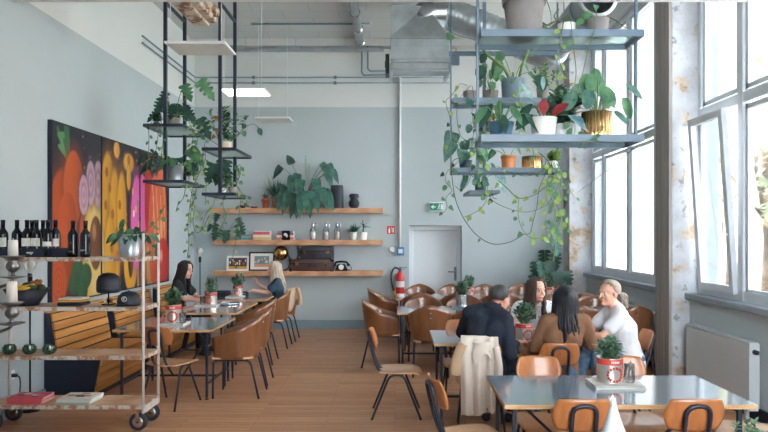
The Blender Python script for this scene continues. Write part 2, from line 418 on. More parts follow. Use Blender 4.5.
def plaster_mat():
    m, nt, bs = new_mat('flaking_plaster')
    mp = coords(nt); n = noise(nt, mp, 3.2, 7, 0.62); n2 = noise(nt, mp, 7, 5, 0.6)
    r = ramp(nt, n.outputs['Fac'], [(0.33, rgb(150, 132, 114)), (0.42, rgb(186, 172, 156)), (0.47, rgb(178, 182, 188)), (0.7, rgb(200, 204, 210))])
    r2 = ramp(nt, n2.outputs['Fac'], [(0.34, rgb(120, 118, 118)), (0.4, (1, 1, 1, 1))])
    mx = nt.nodes.new('ShaderNodeMix'); mx.data_type = 'RGBA'; mx.blend_type = 'MULTIPLY'; mx.inputs['Factor'].default_value = 0.6
    nt.links.new(r.outputs[0], mx.inputs['A']); nt.links.new(r2.outputs[0], mx.inputs['B'])
    nt.links.new(mx.outputs['Result'], bs.inputs['Base Color']); bs.inputs['Roughness'].default_value = 0.9
    bump(nt, bs, n.outputs['Fac'], 0.4, 0.02); return m
M['plaster'] = plaster_mat()
M['oldtimber'] = mottled('weathered_timber', rgb(150, 146, 142), .22, 2.4, .85, 0, (9, 9, .5), .3)
M['timber'] = worn_paint('peeling_timber', rgb(206, 190, 170), rgb(136, 98, 74), 0.47, 5, 0.8)
M['frame'] = mottled('window_frame_grey', rgb(204, 212, 218), 0.04, 4, 0.4)
M['sill'] = mottled('sill_stone', rgb(140, 152, 162), 0.08, 6, 0.45)
M['radiator'] = mottled('radiator_enamel', rgb(196, 204, 208), 0.03, 3, 0.35)
M['skirt'] = mottled('skirting_grey', rgb(128, 148, 160), 0.06, 4, 0.5)
M['door'] = mottled('door_paint', rgb(214, 220, 224), 0.02, 2, 0.45)

b = MB(); b.box(((XL + XR) / 2, (YB + YF) / 2, -0.1), (XR - XL + 0.9, YB - YF + 1.8, 0.2)); struct(b.build('floor', 'floor'))
b = MB(); b.box(((XL + XR) / 2, (YB + YF) / 2, ZC + 0.1), (XR - XL + 0.9, YB - YF + 1.6, 0.2)); struct(b.build('ceiling', 'ceiling'))
b = MB(); b.box((XL - 0.15, (YB + YF) / 2, ZC / 2), (0.3, YB - YF, ZC)); struct(b.build('wall_left', 'wall'))
DX0, DX1, DZ = 0.258, 1.235, 1.905
b = MB()
b.box(((XL - .3 + DX0) / 2, YB + .3, ZC / 2), (DX0 - XL + .3, .6, ZC)); b.box(((DX1 + XR + .34) / 2, YB + .3, ZC / 2), (XR + .34 - DX1, .6, ZC))
b.box(((DX0 + DX1) / 2, YB + .3, (DZ + ZC) / 2), (DX1 - DX0, .6, ZC - DZ)); b.box(((DX0 + DX1) / 2, YB + .72, ZC / 2), (DX1 - DX0 + .6, .2, ZC))
struct(b.build('wall_back', 'wall'))
W1, W2, W3 = (7.79, 11.42), (4.2, 7.42), (-.6, 2.2); ZS, ZH = 1.07, 5.09
b = MB()
b.box((XR + .17, (YB + YF) / 2, 0.5), (.34, YB - YF, 1.0)); b.box((XR + .17, (YB + YF) / 2, (ZH + ZC) / 2), (.34, YB - YF, ZC - ZH))
for y0, y1 in ((W1[1], YB), (W2[1], W1[0]), (YF, W2[0])): b.box((XR + .17, (y0 + y1) / 2, (1.0 + ZH) / 2), (.34, y1 - y0, ZH - 1.0))
struct(b.build('wall_right', 'wall'))
# wall behind: piers and parapet around an unseen window added for fill light
b = MB()
b.box((0, YF - .15, .45), (XR - XL + .9, .3, .9)); b.box((0, YF - .15, 4.9), (XR - XL + .9, .3, .8))
b.box((-1.8, YF - .15, 2.7), (4.1, .3, 3.6)); b.box((3.5, YF - .15, 2.7), (.5, .3, 3.6))
struct(b.build('wall_front', 'wall'))
b = MB(); b.box((XL + 0.012, (YB + 6) / 2, .06), (.024, YB - 6, .12)); struct(b.build('baseboard_left', 'skirt'))
b = MB(); b.box(((XL + DX0) / 2, YB - .012, .085), (DX0 - XL, .024, .17)); b.box(((XR + DX1) / 2, YB - .012, .085), (XR - DX1, .024, .17)); struct(b.build('baseboard_back', 'skirt'))
b = MB(); b.box((XR - .012, (YB + 2) / 2, .06), (.024, YB - 2, .12)); struct(b.build('baseboard_right', M['navy']))
b = MB(); b.box((3.365, 7.6, ZC / 2), (.33, .39, ZC)); o = b.build('pillar', 'plaster', bevel=.012); struct(o)
b = MB(); b.box((3.185, 7.6, ZC / 2), (.03, .385, ZC)); struct(b.build('trim_1', 'oldtimber'))
b = MB(); b.box((3.31, 11.595, ZC / 2), (.42, .4, ZC)); struct(b.build('pillar', 'plaster', bevel=.012))
b = MB(); b.box(((XL + XR) / 2, 6.1, 4.137), (XR - XL, .2, .28)); struct(b.build('ceiling_beam', 'white'))
b = MB(); b.box(((XL + XR) / 2, 11.68, 5.22), (XR - XL, .22, .13)); struct(b.build('ceiling_beam', 'ceiling'))

def window(name, y0, y1, mull, fixed_open=None):
    w = bpy.data.objects.new(name, None); COL.objects.link(w); struct(w); w.location = (GX, (y0 + y1) / 2, ZS)
    f = MB(); f.T = Matrix.Translation((-GX, -(y0 + y1) / 2, -ZS)); t = .07
    for y in (y0 + .04, y1 - .04): f.box((GX, y, (ZS + ZH) / 2), (t, .08, ZH - ZS))
    for z in (ZS + .05, ZH - .05): f.box((GX, (y0 + y1) / 2, z), (t * .96, y1 - y0 - .004, .1))
    f.box((GX, (y0 + y1) / 2, 3.13), (t * .98, y1 - y0 - .004, .11)); f.build('frame', 'frame', w)
    for y in mull:
        m = MB(); m.T = f.T; m.box((GX, y, (ZS + ZH) / 2), (.075, .1, ZH - ZS - .01)); m.build('mullion', 'frame', w)
    ys = sorted([y0 + .03, y1 - .03] + list(mull))
    for a, c in zip(ys[:-1], ys[1:]):
        for z0, z1 in ((ZS, 3.13), (3.13, ZH)):
            if fixed_open and z0 == ZS and abs((a + c) / 2 - fixed_open) < .3:
                continue
            s = MB(); s.T = f.T
            for yy in (a + .085, c - .085): s.box((GX + .012, yy, (z0 + z1) / 2), (.05, .05, z1 - z0 - .14))
            for zz in (z0 + .1, z1 - .1): s.box((GX + .012, (a + c) / 2, zz), (.05, c - a - .13, .05))
            so = s.build('sash', 'frame', w)
            p = MB(); p.T = f.T; p.box((GX + .02, (a + c) / 2, (z0 + z1) / 2), (.008, c - a - .12, z1 - z0 - .15)); p.build('glass', 'pane', so)
    s = MB(); s.T = f.T; s.box(((3.35 + GX) / 2, (y0 + y1) / 2, 1.035), (GX - 3.35, y1 - y0 - .004, .07)); s.build('sill', 'sill', w, bevel=.008)
    return w, f.T
w1, _ = window('window_1', *W1, (10.8, 9.64, 8.62))
w2, T2 = window('window_2', *W2, (6.5, 5.55, 4.85), 6.93)
# tilted sash of the near window
s = MB(); ang = math.atan2(.13, 1.95); s.T = T2 @ Matrix.Translation((GX - .045, 6.93, 1.13)) @ Matrix.Rotation(-ang, 4, 'Y')
for yy in (-.34, .34): s.box((0, yy, .96), (.06, .075, 1.92))
for zz in (.04, 1.88): s.box((0, 0, zz), (.058, .70, .08))
so = s.build('tilted_sash', 'frame', w2)
p = MB(); p.T = s.T; p.box((0, 0, .96), (.008, .64, 1.8)); p.build('glass', 'pane', so)
p = MB(); p.T = s.T; p.tube(bend_path([(-.03, -.335, .62), (-.07, -.335, .62), (-.075, -.335, .75)], .02), .011, 8); p.build('handle', 'white', so)
bk = bpy.data.objects.new('added_fill_window', None); COL.objects.link(bk); struct(bk)  # unseen rear window, added to let fill light onto the back wall
f = MB()
for x0, x1 in ((.25, 3.25),):
    for x in (x0 + .04, (x0 + x1) / 2, x1 - .04): f.box((x, YF - .12, 2.7), (.08, .07, 3.6))
    for z in (.94, 3.1, 4.46): f.box(((x0 + x1) / 2, YF - .12, z), (x1 - x0, .066, .08))
f.build('frame', 'frame', bk)
p = MB(); p.box((1.75, YF - .12, 2.7), (3.0, .008, 3.6)); p.build('glass', 'pane', bk)

# door in its recess
d = bpy.data.objects.new('door_1', None); COL.objects.link(d); struct(d); d.location = ((DX0 + DX1) / 2, YB + .3, 0)
w = DX1 - DX0
f = MB(); f.box((-w / 2 + .04, -.02, DZ / 2), (.08, .1, DZ)); f.box((w / 2 - .04, -.02, DZ / 2), (.08, .1, DZ)); f.box((0, -.02, DZ - .045), (w - .15, .1, .09)); f.build('frame', 'door', d, bevel=.006)
f = MB(); f.box((0, 0, (DZ - .09) / 2), (w - .16, .05, DZ - .1)); f.build('leaf', 'door', d)
f = MB(); f.box((w / 2 - .1, -.03, 1.0), (.045, .012, .26)); f.tube(bend_path([(w / 2 - .1, -.03, 1.04), (w / 2 - .1, -.08, 1.04), (w / 2 - .24, -.08, 1.04)], .02), .011, 8); f.build('handle', 'steel_blue', d)

# ------------------------------------------------------------------ signs, switches, extinguisher on the back wall
yw = YB
t = thing('emergency_exit_sign', 'small green and white emergency exit sign on the wall above the door', 'sign', P(436.5, 207, yw))
f = MB(); f.box((0, -.03, 0), (.27, .06, .17)); f.build('box', 'white', t, bevel=.006)
f = MB(); f.box((0, -.0615, 0), (.25, .002, .135)); f.build('panel', 'signgreen', t)
f = MB()
f.poly([(-.02, -.0635, .012), (-.06, -.0635, .012), (-.06, -.0635, .04), (-.11, -.0635, 0), (-.06, -.0635, -.04), (-.06, -.0635, -.012), (-.02, -.0635, -.012)], (0, -.001, 0))
f.box((.095, -.064, 0), (.045, .001, .1))
f.build('arrow_symbol', 'white', t)
f = MB(); f.ball((.05, -.064, .045), (.012, .001, .012)); f.bar((.048, -.064, .03), (.04, -.064, -.01), .004, .016); f.bar((.04, -.064, -.01), (.062, -.064, -.05), .004, .01)
f.bar((.04, -.064, -.01), (.012, -.064, -.045), .004, .01); f.bar((.046, -.064, .02), (.07, -.064, .0), .004, .008); f.bar((.046, -.064, .02), (.02, -.064, .005), .004, .008); f.build('running_figure_symbol', 'white', t)
t = thing('fire_extinguisher_sign', 'small red square sign with white extinguisher symbol on the wall', 'sign', P(391, 230, yw))
f = MB(); f.box((0, -.004, 0), (.145, .008, .145)); f.build('plate', 'signred', t)
f = MB(); f.box((-.03, -.0085, -.015), (.03, .001, .08)); f.box((-.03, -.0085, .04), (.012, .001, .02)); f.tube([(.0, -.0085, .045), (.02, -.0085, .03), (.02, -.0085, -.03), (.04, -.0085, -.045)], .006, 6); f.box((.045, -.0085, .0), (.02, .001, .09)); f.build('symbol', 'white', t)
t = thing('light_switch', 'small white square switch on the wall left of the blue box', 'switch', P(392, 249.5, yw))
f = MB(); f.box((0, -.012, 0), (.085, .024, .085)); f.build('housing', 'white', t, bevel=.006); f = MB(); f.box((0, -.026, 0), (.055, .008, .06)); f.build('rocker', 'porcelain', t)
t = thing('emergency_switch', 'blue square call point at the foot of the wall conduit', 'switch', P(400.5, 251, yw))
f = MB(); f.box((0, -.03, 0), (.14, .06, .145)); f.build('housing', 'blue', t, bevel=.01); f = MB(); f.box((0, -.062, 0), (.075, .006, .075)); f.build('button', 'white', t)
t = thing('fire_extinguisher', 'red fire extinguisher with black hose hanging on the back wall', 'fire extinguisher', P(400, 298, yw - .14))
f = MB(); f.lathe([(.0, .02), (.07, .02), (.078, .04), (.078, .38), (.06, .44), (.03, .47), (.028, .5)], seg=20); f.build('cylinder', 'redext', t)
f = MB(); f.lathe([(.0795, .2), (.0795, .31)], seg=20, cap=False); f.build('paper_label', 'white', t)
f = MB(); f.cyl((0, 0, .5), (0, 0, .55), .025); f.bar((-.02, 0, .56), (.13, 0, .555), .02, .015); f.bar((-.02, 0, .52), (.1, 0, .53), .02, .012); f.build('valve', 'steel_blue', t)
f = MB(); f.tube(smooth_path([(-.02, -.01, .53), (-.1, -.02, .55), (-.16, -.03, .42), (-.14, -.03, .25), (-.09, -.02, .08)]), .016, 8); f.build('hose', 'black', t)
f = MB(); f.cyl((-.105, -.02, .14), (-.085, -.02, .0), .02, r1=.03); f.build('nozzle', 'yellowp', t)
f = MB(); f.box((0, .1, .3), (.06, .07, .3)); f.build('bracket', 'steel_dark', t)

# ------------------------------------------------------------------ pipes and ducts
def pipe(name, label, pts, r, mat, rad=.05, clips=()):
    t = thing(name, label, 'pipe', pts[0]); o = V(pts[0]); b = MB(); b.tube(bend_path([V(p) - o for p in pts], rad), r, 8); b.build('pipe_run', mat, t)
    for c in clips:
        b = MB(); b.box(V(c) - o, (.05, .05, .05)); b.build('clip', 'steel_blue', t)
zc1, zc2 = 4.63, 4.53
pipe('conduit', 'upper of two thin grey conduits running along the left and back walls', [(XL + .03, 9.3, zc1), (XL + .03, YB - .03, zc1), (1.0, YB - .03, zc1)], .014, 'skirt', .05, [(-2.6, YB - .03, zc1), (-1.1, YB - .03, zc1)])
pipe('conduit', 'lower of two thin grey conduits running along the left and back walls', [(XL + .03, 9.3, zc2), (XL + .03, YB - .03, zc2), (1.0, YB - .03, zc2)], .014, 'skirt', .05, [(-2.6, YB - .03, zc2), (-1.1, YB - .03, zc2)])
pipe('conduit', 'white vertical conduit down the back wall to the blue switch', [(.09, YB - .03, zc1), (.09, YB - .03, 1.5)], .024, 'white')
pipe('conduit', 'left of two short bent pipes below the ceiling beam on the back wall', [(-.61, YB - .06, 5.1), (-.61, YB - .06, 4.72), (-.58, YB - .06, 4.66), (.3, YB - .06, 4.7)], .016, 'skirt')
pipe('conduit', 'right of two short bent pipes below the ceiling beam on the back wall', [(-.5, YB - .05, 5.1), (-.5, YB - .05, 4.78), (-.46, YB - .05, 4.74), (.3, YB - .05, 4.76)], .016, 'skirt')
pipe('conduit', 'long thin conduit along the ceiling near the back wall', [(-2.4, 10.7, ZC - .03), (-.4, 10.7, ZC - .03)], .016, 'skirt')
t = thing('insulated_pipe', 'thick lagged silver pipe with joints along the ceiling to the back wall', 'pipe', (-.62, 8, 5.18)); b = MB(); b.cyl((0, 0, 0), (0, 3.55, 0), .07); b.build('pipe_run', 'galv', t)
for k in range(5): b = MB(); b.cyl((0, .4 + .75 * k, 0), (0, .44 + .75 * k, 0), .085); b.build('joint_ring', 'chrome', t)
# cable tray along the top of the back wall
t = thing('cable_tray', 'grey cable tray full of cables along the top of the back wall', 'cable tray', ((XL + .1), YB - .2, 5.08)); b = MB(); L = 3.4
b.box((L / 2, 0, .0), (L, .12, .02)); b.box((L / 2, -.06, .015), (L, .008, .035)); b.build('tray', 'galv', t)
for j in range(3): b = MB(); b.tube(smooth_path([(x * L / 10, -.03 + .03 * j, .03 + .012 * math.sin(x * 2 + j)) for x in range(11)], 3), .012, 6); b.build('cable', 'claypot', t)
for x in (.6, 1.9, 3.1): b = MB(); b.cyl((x, 0, 0), (x, 0, .19), .008); b.build('hanger', 'steel_blue', t)

t = thing('ventilation_unit', 'boxy galvanised ventilation unit under the ceiling', 'ventilation unit', (.362, 9.6, 4.066)); t.scale = (.953,) * 3
b = MB(); b.box((0, 0, .36), (.885, .9, .30)); b.box((0, -.005, .53), (.90, .91, .03)); b.build('casing', 'galv', t, bevel=.004)
b = MB(); b.box((0, 0, .19), (.86, .86, .05)); b.box((0, -.42, .1), (.9, .06, .09)); b.box((0, -.43, .035), (.88, .03, .03)); b.box((-.44, 0, .1), (.05, .9, .09)); b.box((.44, 0, .1), (.05, .9, .09)); b.build('base_rail', 'galv', t, bevel=.004)
b = MB()
vs = [(-.44, -.45, .545), (.44, -.45, .545), (.44, .45, .545), (-.44, .45, .545), (-.44, -.44, 1.02), (.1, -.3, 1.05), (.1, .3, 1.05), (-.44, .44, 1.02)]
b._add(vs, [(3, 2, 1, 0), (4, 5, 6, 7), (0, 1, 5, 4), (1, 2, 6, 5), (2, 3, 7, 6), (3, 0, 4, 7)]); b.build('hood', 'galv', t, bevel=.004)
b = MB()
for k in range(28): b.ball((-.42 + .031 * k, -.458, .53), .006, seg=6, rings=4)
for k in range(28): b.ball((-.42 + .031 * k, -.455, .4), .006, seg=6, rings=4)
b.build('rivets', 'skirt', t)
for x in (-.42, .42): b = MB(); b.cyl((x, .42, .5), (x, .42, 1.28), .01); b.build('hanger_rod', 'steel_blue', t)
b = MB(); b.box((-.5, .1, .24), (.06, .3, .3)); b.box((-.535, .02, .24), (.01, .05, .1)); b.build('control_box', 'steel_dark', t)
t = thing('spiral_duct', 'large ribbed silver ventilation duct sloping from the unit towards the windows', 'duct', (.5, 9.5, 4.9))
o = V((.5, 9.5, 4.9)); pth = smooth_path([P(px, py, 9.5) - o for px, py in ((418, 26), (430, 15.5), (445, 14), (460, 18), (485, 28), (510, 38), (532, 48))] + [V((2.22, 9.42, 4.42)) - o, V((2.3, 9.2, 4.42)) - o], 9)
def seg(a, c, n):
    out = []
    for i in range(n + 1):
        q = a + (c - a) * i / n; k = min(int(q), len(pth) - 2); out.append(pth[k].lerp(pth[k + 1], q - k))
    return out
b = MB(); b.tube(seg(2, 19, 24), .242, 28); b.build('elbow', 'chrome', t)
b = MB(); b.tube(seg(19, len(pth) - 1, 110), .225, 28, rfun=lambda q: .222 + (.009 if int(q * 110) % 4 == 0 else 0)); b.build('ribbed_tube', 'galv', t)
b = MB()
for j in (4, 11, 19): b.tube([pth[j], pth[j] * .75 + pth[j + 1] * .25], .25, 28)
b.build('joint_rings', 'galv', t)
t = thing('spiral_duct', 'round ribbed duct with an open rimmed end high beside the windows', 'duct', (2.31, 9.15, 4.45))
b = MB(); b.tube([(0, -i * .0185, 0) for i in range(101)], .21, 28, rfun=lambda q: .205 + (.009 if int(q * 100) % 4 == 0 else 0), cap=False); b.tube([(0, -i * .0185, 0) for i in range(100, -1, -1)], .19, 28, cap=False); b.build('ribbed_tube', 'galv', t)
b = MB(); b.lathe([(.19, 0), (.228, 0), (.228, .05), (.19, .05), (.19, 0)], seg=28, cap=False)
for i in range(len(b.v)): p = b.v[i]; b.v[i] = V((p.x, -1.87 + p.z, p.y))
b.build('end_rim', 'galv', t)
for y in (-.4, -1.5): b = MB(); b.tube([(.212 * math.cos(a), y, .212 * math.sin(a)) for a in [2 * PI * k / 24 for k in range(25)]], .01, 6); b.cyl((0, y, .2), (0, y, ZC - 4.45), .008); b.build('hanger', 'steel_blue', t)
t = thing('junction_box', 'grey electrical junction box on the back wall under the duct', 'junction box', P(455, 60, YB)); b = MB(); b.box((0, -.05, 0), (.15, .1, .2)); b.build('housing', 'steel_blue', t, bevel=.006); b = MB(); b.tube(smooth_path([(0, -.03, .1), (.02, -.04, .22), (.0, -.03, .4)]), .012, 6); b.build('cable', 'yellowp', t)
# timber stub hung from the ceiling beam
t = thing('timber_beam_end', 'peeling carved timber beam end hanging at the top by the plant shelves', 'timber', (-2.06, 6.215, 4.075))
b = MB(); b.box((-.06, .4, .06), (.17, .8, .22)); b.box((.07, .38, .02), (.09, .76, .1)); b.build('beam', 'timber', t, bevel=.012)
b = MB(); b.poly([(.03, .2, .12), (.03, .76, .12), (.03, .75, .03), (.03, .71, .1), (.03, .65, -.0), (.03, .55, .08), (.03, .4, .0), (.03, .2, .03)], (.12, 0, 0)); b.build('carved_bracket', 'timber', t, bevel=.01)
for y in (.2, .65): b = MB(); b.cyl((-.02, y, .1), (-.02, y, ZC - 4.07), .008); b.build('hanger_rod', 'steel_dark', t)

# ------------------------------------------------------------------ lamps
def emit(name, c, s):
    m = bpy.data.materials.new(name); m.use_nodes = True; nt = m.node_tree; nt.nodes.remove(nt.nodes['Principled BSDF'])
    e = nt.nodes.new('ShaderNodeEmission'); e.inputs[0].default_value = c; e.inputs[1].default_value = s; nt.links.new(e.outputs[0], nt.nodes['Material Output'].inputs[0]); return m
M['ledon'] = emit('lit_panel', (1, .97, .92, 1), 3.2)
def led(label, px0, px1, py, y, on):
    w = (px1 - px0) * y / FPX; c = P((px0 + px1) / 2, py, y); dd = .45
    t = thing('pendant_panel_light', label, 'lamp', c, group='flat panel lights')
    b = MB(); b.box((0, dd / 2, .012), (w, dd, .022)); b.build('housing', 'white', t, bevel=.003)
    b = MB(); b.box((0, dd / 2, -.001), (w - .03, dd - .03, .004)); b.build('diffuser', 'ledon' if on else 'porcelain', t)
    for x in (-.42, .42):
        b = MB(); b.cyl((x * w, dd * .1, .02), (x * w, dd * .1, ZC - c.z), .004, 6); b.build('suspension_wire', 'white', t)
led('unlit white panel lamp in front of the dark hanging shelf posts', 164, 225, 43, 6.5, False)
led('lit panel lamp glowing white beside the hanging shelf', 219.5, 264.5, 89, 8.6, True)
led('small unlit white panel lamp in front of the far back wall', 255, 289.5, 118, 10.9, False)

# ------------------------------------------------------------------ radiators
def rad(label, y0, y1):
    t = thing('radiator', label, 'radiator', (3.35, (y0 + y1) / 2, .1)); L = y1 - y0
    b = MB(); b.box((-.035, 0, .31), (.025, L, .60)); b.build('front_panel', 'radiator', t, bevel=.008)
    b = MB(); b.box((.035, 0, .31), (.02, L - .04, .58)); b.build('rear_panel', 'radiator', t)
    b = MB(); b.box((0, 0, .626), (.10, L, .02)); b.build('top_grille', 'radiator', t, bevel=.006)
    for k in (-1, 1): b = MB(); b.box((.0, k * L / 2, .31), (.10, .014, .63)); b.build('end_cap', 'radiator', t, bevel=.004)
    b = MB(); b.cyl((-.0, -L / 2 - .005, .55), (-.0, -L / 2 - .05, .55), .022, 16); b.build('valve_knob', 'black', t)
    for k in (-.4, .4): b = MB(); b.box((.0, k * L, -.04), (.03, .04, .12)); b.build('foot', 'radiator', t)
rad('long white radiator under the near window beside the front table', 5.97, 7.25)
rad('white radiator low under the far window behind the chairs', 8.0, 10.6)
t = thing('wall_socket', 'white wall socket with black plug and cord behind the trolley', 'socket', (XL, 6.16, .39))
b = MB(); b.box((.008, 0, 0), (.016, .09, .09)); b.build('plate', 'white', t, bevel=.004)
b = MB(); b.cyl((.016, 0, .0), (.06, 0, .0), .018); b.tube(smooth_path([(.06, 0, 0), (.09, 0, -.03), (.085, .01, -.15), (.07, .01, -.29), (.07, .03, -.375)]), .006, 6); b.build('plug', 'black', t)

# ------------------------------------------------------------------ the mural: three painted boards
def mural():
    names = [(6.81, 7.96), (7.972, 9.16), (9.172, 10.35)]
    z0, z1 = .99, 2.97
    def toyz(px, py):
        y = 3.65 * FPX / (VX - px); return y, EYE + (VY - py) * y / FPX
    nY, nZ = 100, 160
    labels = ['first black mural board with carrots and onion slices', 'middle mural board with avocado and yellow cheese', 'last mural board with pink strip and tomato']
    rng = np.random.default_rng(3)
    drops = [(rng.uniform(6.9, 10.4), rng.uniform(1.3, 2.95), rng.uniform(.008, .022), [(220, 120, 60), (240, 190, 90), (200, 120, 150)][rng.integers(3)]) for _ in range(110)]
    L = np.array
    def lc(c): return L([lin(v / 255) for v in c])
    for bi, (ya, yb) in enumerate(names):
        ys = np.linspace(ya, yb, nY + 1); zs = np.linspace(z0, z1, nZ + 1); Y, Z = np.meshgrid(ys, zs, indexing='ij')
        C = np.zeros(Y.shape + (3,)); C[:] = lc((36, 40, 52))
        def put(mask, c, a=1.0):
            m = np.clip(mask, 0, 1)[..., None] * a; C[:] = C * (1 - m) + lc(c) * m
        def ell(px, py, rx, ry, c, soft=.08, rot=0.0, ring=None, glow=None):
            cy, cz = toyz(px, py); y2, _ = toyz(px + rx, py); ry_ = ry * cy / FPX; rx_ = abs(y2 - cy)
            u = (Y - cy); v = (Z - cz); cr, sr = math.cos(rot), math.sin(rot); uu = (u * cr + v * sr) / rx_; vv = (-u * sr + v * cr) / ry_
            q = np.sqrt(uu * uu + vv * vv)
            if glow: put(np.clip(1 - (q - 1) / .42, 0, 1) * (q > .9) * .6, glow)
            put((1 - q) / soft + .5, c)
            if ring is not None:
                put(np.clip(np.sin(q * ring[1]) * 3, 0, 1) * (q < .93), ring[0], .4)
            return q, uu, vv
        def shade(q, uu, vv, dark):    # painted modelling of the fruit in the artwork itself
            put(np.clip((uu + .25) * .9, 0, 1) * (q < 1), dark, .6)
        def ln(pts, w, c):
            P_ = [toyz(*p) for p in pts]
            for (a, b_), (c2, d) in zip(P_[:-1], P_[1:]):
                t = np.clip(((Y - a) * (c2 - a) + (Z - b_) * (d - b_)) / max(1e-9, (c2 - a) ** 2 + (d - b_) ** 2), 0, 1)
                q = np.hypot(Y - a - t * (c2 - a), Z - b_ - t * (d - b_)); put((w - q) / .012 + .5, c)
        for (dy, dz, r_, c) in drops: put((r_ - np.hypot(Y - dy, Z - dz)) / .008, c)
        for k in range(15):
            x = 58 + 12 * ((k * 7) % 15) / 15; ln([(69, 160), (x, 128 + (k % 4) * 6)], .026, (96, 152, 96) if k % 2 else (56, 112, 72))
        q = ell(62, 232, 13, 62, (190, 82, 36), .1, glow=(120, 60, 34)); shade(*q, (120, 46, 24))
        q = ell(74, 187, 9.5, 36, (206, 96, 44), .08, glow=(140, 66, 34)); shade(*q, (150, 60, 30))
        q = ell(68, 222, 9, 30, (200, 88, 40), .08); shade(*q, (140, 54, 28))
        q = ell(87, 238, 7, 34, (196, 86, 40), .1); shade(*q, (132, 52, 28))
        ell(59, 284, 8, 24, (206, 92, 44), .06, ring=((150, 60, 34), 22))
        q = ell(97, 252, 13.5, 56, (224, 184, 96), .04); q = ell(98, 252, 10.5, 48, (234, 204, 122), .2)
        q = ell(96, 243, 6.2, 27, (122, 76, 44), .08); shade(*q, (74, 42, 30)); ell(94.5, 232, 1.8, 8, (190, 140, 100), .6)
        for px, py, ry in ((98.5, 184, 23), (91, 183, 22), (84, 195, 20)): ell(px, py, 4.6, ry, (204, 168, 184), .05, .0, ring=((126, 74, 104), 14), glow=(84, 78, 92))
        for px, py, rx, ry in ((78, 272, 6, 12), (86, 276, 6, 13), (75, 284, 6, 11), (83, 290, 5, 13), (80, 264, 3, 8)): q = ell(px, py, rx, ry, (46, 96, 62), .15); shade(*q, (24, 58, 44))
        for px, py, rx, ry in ((108, 195, 6.5, 42), (115, 232, 6, 62), (122, 215, 4.5, 42), (110, 262, 5, 46), (129, 163, 4.8, 9), (117, 150, 2.8, 8), (129, 178, 2, 12)):
            q = ell(px, py, rx, ry, (232, 172, 56), .15, glow=(150, 100, 40)); shade(*q, (190, 124, 36))
        for px, py in ((107, 172), (110, 188), (106, 205), (113, 214), (120, 205), (117, 232), (112, 248), (129, 160), (122, 225), (118, 255)): ell(px, py, 1.5, 5, (170, 104, 34), .3)
        ell(131, 262, 6.5, 30, (232, 168, 44), .08); ell(131, 256, 2.8, 22, (74, 56, 40), .15)
        for px, c in ((140, (196, 140, 84)), (145, (170, 110, 64)), (150, (206, 150, 92))): ell(px, 262, 3, 44, c, .2)
        q = ell(137, 222, 5.5, 46, (232, 104, 176), .08, glow=(150, 70, 120)); shade(*q, (190, 60, 130)); ell(143, 206, 4, 32, (216, 96, 164), .1)
        for k in range(16): ell(133 + (k * 5) % 9, 190 + (k * 11) % 48, .7, 2, [(240, 200, 60), (80, 160, 90), (240, 240, 230)][k % 3], .4)
        q = ell(148.5, 200, 3.5, 46, (186, 44, 44), .1); q = ell(155, 232, 6, 58, (214, 92, 60), .08); q = ell(161, 225, 6, 58, (222, 104, 62), .08)
        for k in range(12): ln([(152 + k * 1.1, 180 + (k * 17) % 60), (154 + k, 200 + (k * 23) % 70), (153 + k * 1.2, 225 + (k * 13) % 60)], .012, (240, 176, 120))
        q = ell(163, 262, 6.5, 24, (206, 56, 44), .08); shade(*q, (150, 30, 30)); ell(161.5, 256, 1.2, 6, (240, 150, 130), .5)
        ell(157, 252, 2, 9, (60, 92, 70), .3)
        edge = np.minimum(np.minimum(Y - ya, yb - Y), np.minimum(Z - z0, z1 - Z)); put((.022 - edge) / .01, (26, 30, 40))
        me = bpy.data.meshes.new('painting')
        vs = [(.0, float(Y[i, j]) - ya, float(Z[i, j]) - z0) for i in range(nY + 1) for j in range(nZ + 1)]
        Wd = nZ + 1; fs = [(i * Wd + j, (i + 1) * Wd + j, (i + 1) * Wd + j + 1, i * Wd + j + 1) for i in range(nY) for j in range(nZ)]
        me.from_pydata(vs, [], fs)
        ca = me.color_attributes.new('paint', 'FLOAT_COLOR', 'POINT')
        ca.data.foreach_set('color', np.concatenate([C.reshape(-1, 3) * .78, np.ones((C.shape[0] * C.shape[1], 1))], 1).ravel())
        t = thing('mural_board', labels[bi] + ' above the bench', 'painting', (XL + .001, ya, z0))
        fo = MB(); fo.box((.022, (yb - ya) / 2, (z1 - z0) / 2), (.044, yb - ya - .004, z1 - z0)); fo.build('board', 'navy', t)
        o = bpy.data.objects.new('painting', me); COL.objects.link(o); o.parent = t; o.location = (.046, 0, 0); me.materials.append(M['mural'])
m, nt, bs = new_mat('airbrushed_paint'); at = nt.nodes.new('ShaderNodeAttribute'); at.attribute_name = 'paint'; nt.links.new(at.outputs['Color'], bs.inputs['Base Color'])
n = noise(nt, coords(nt), 40, 4); bump(nt, bs, n.outputs['Fac'], .05, .003); bs.inputs['Roughness'].default_value = .55; M['mural'] = m
mural()

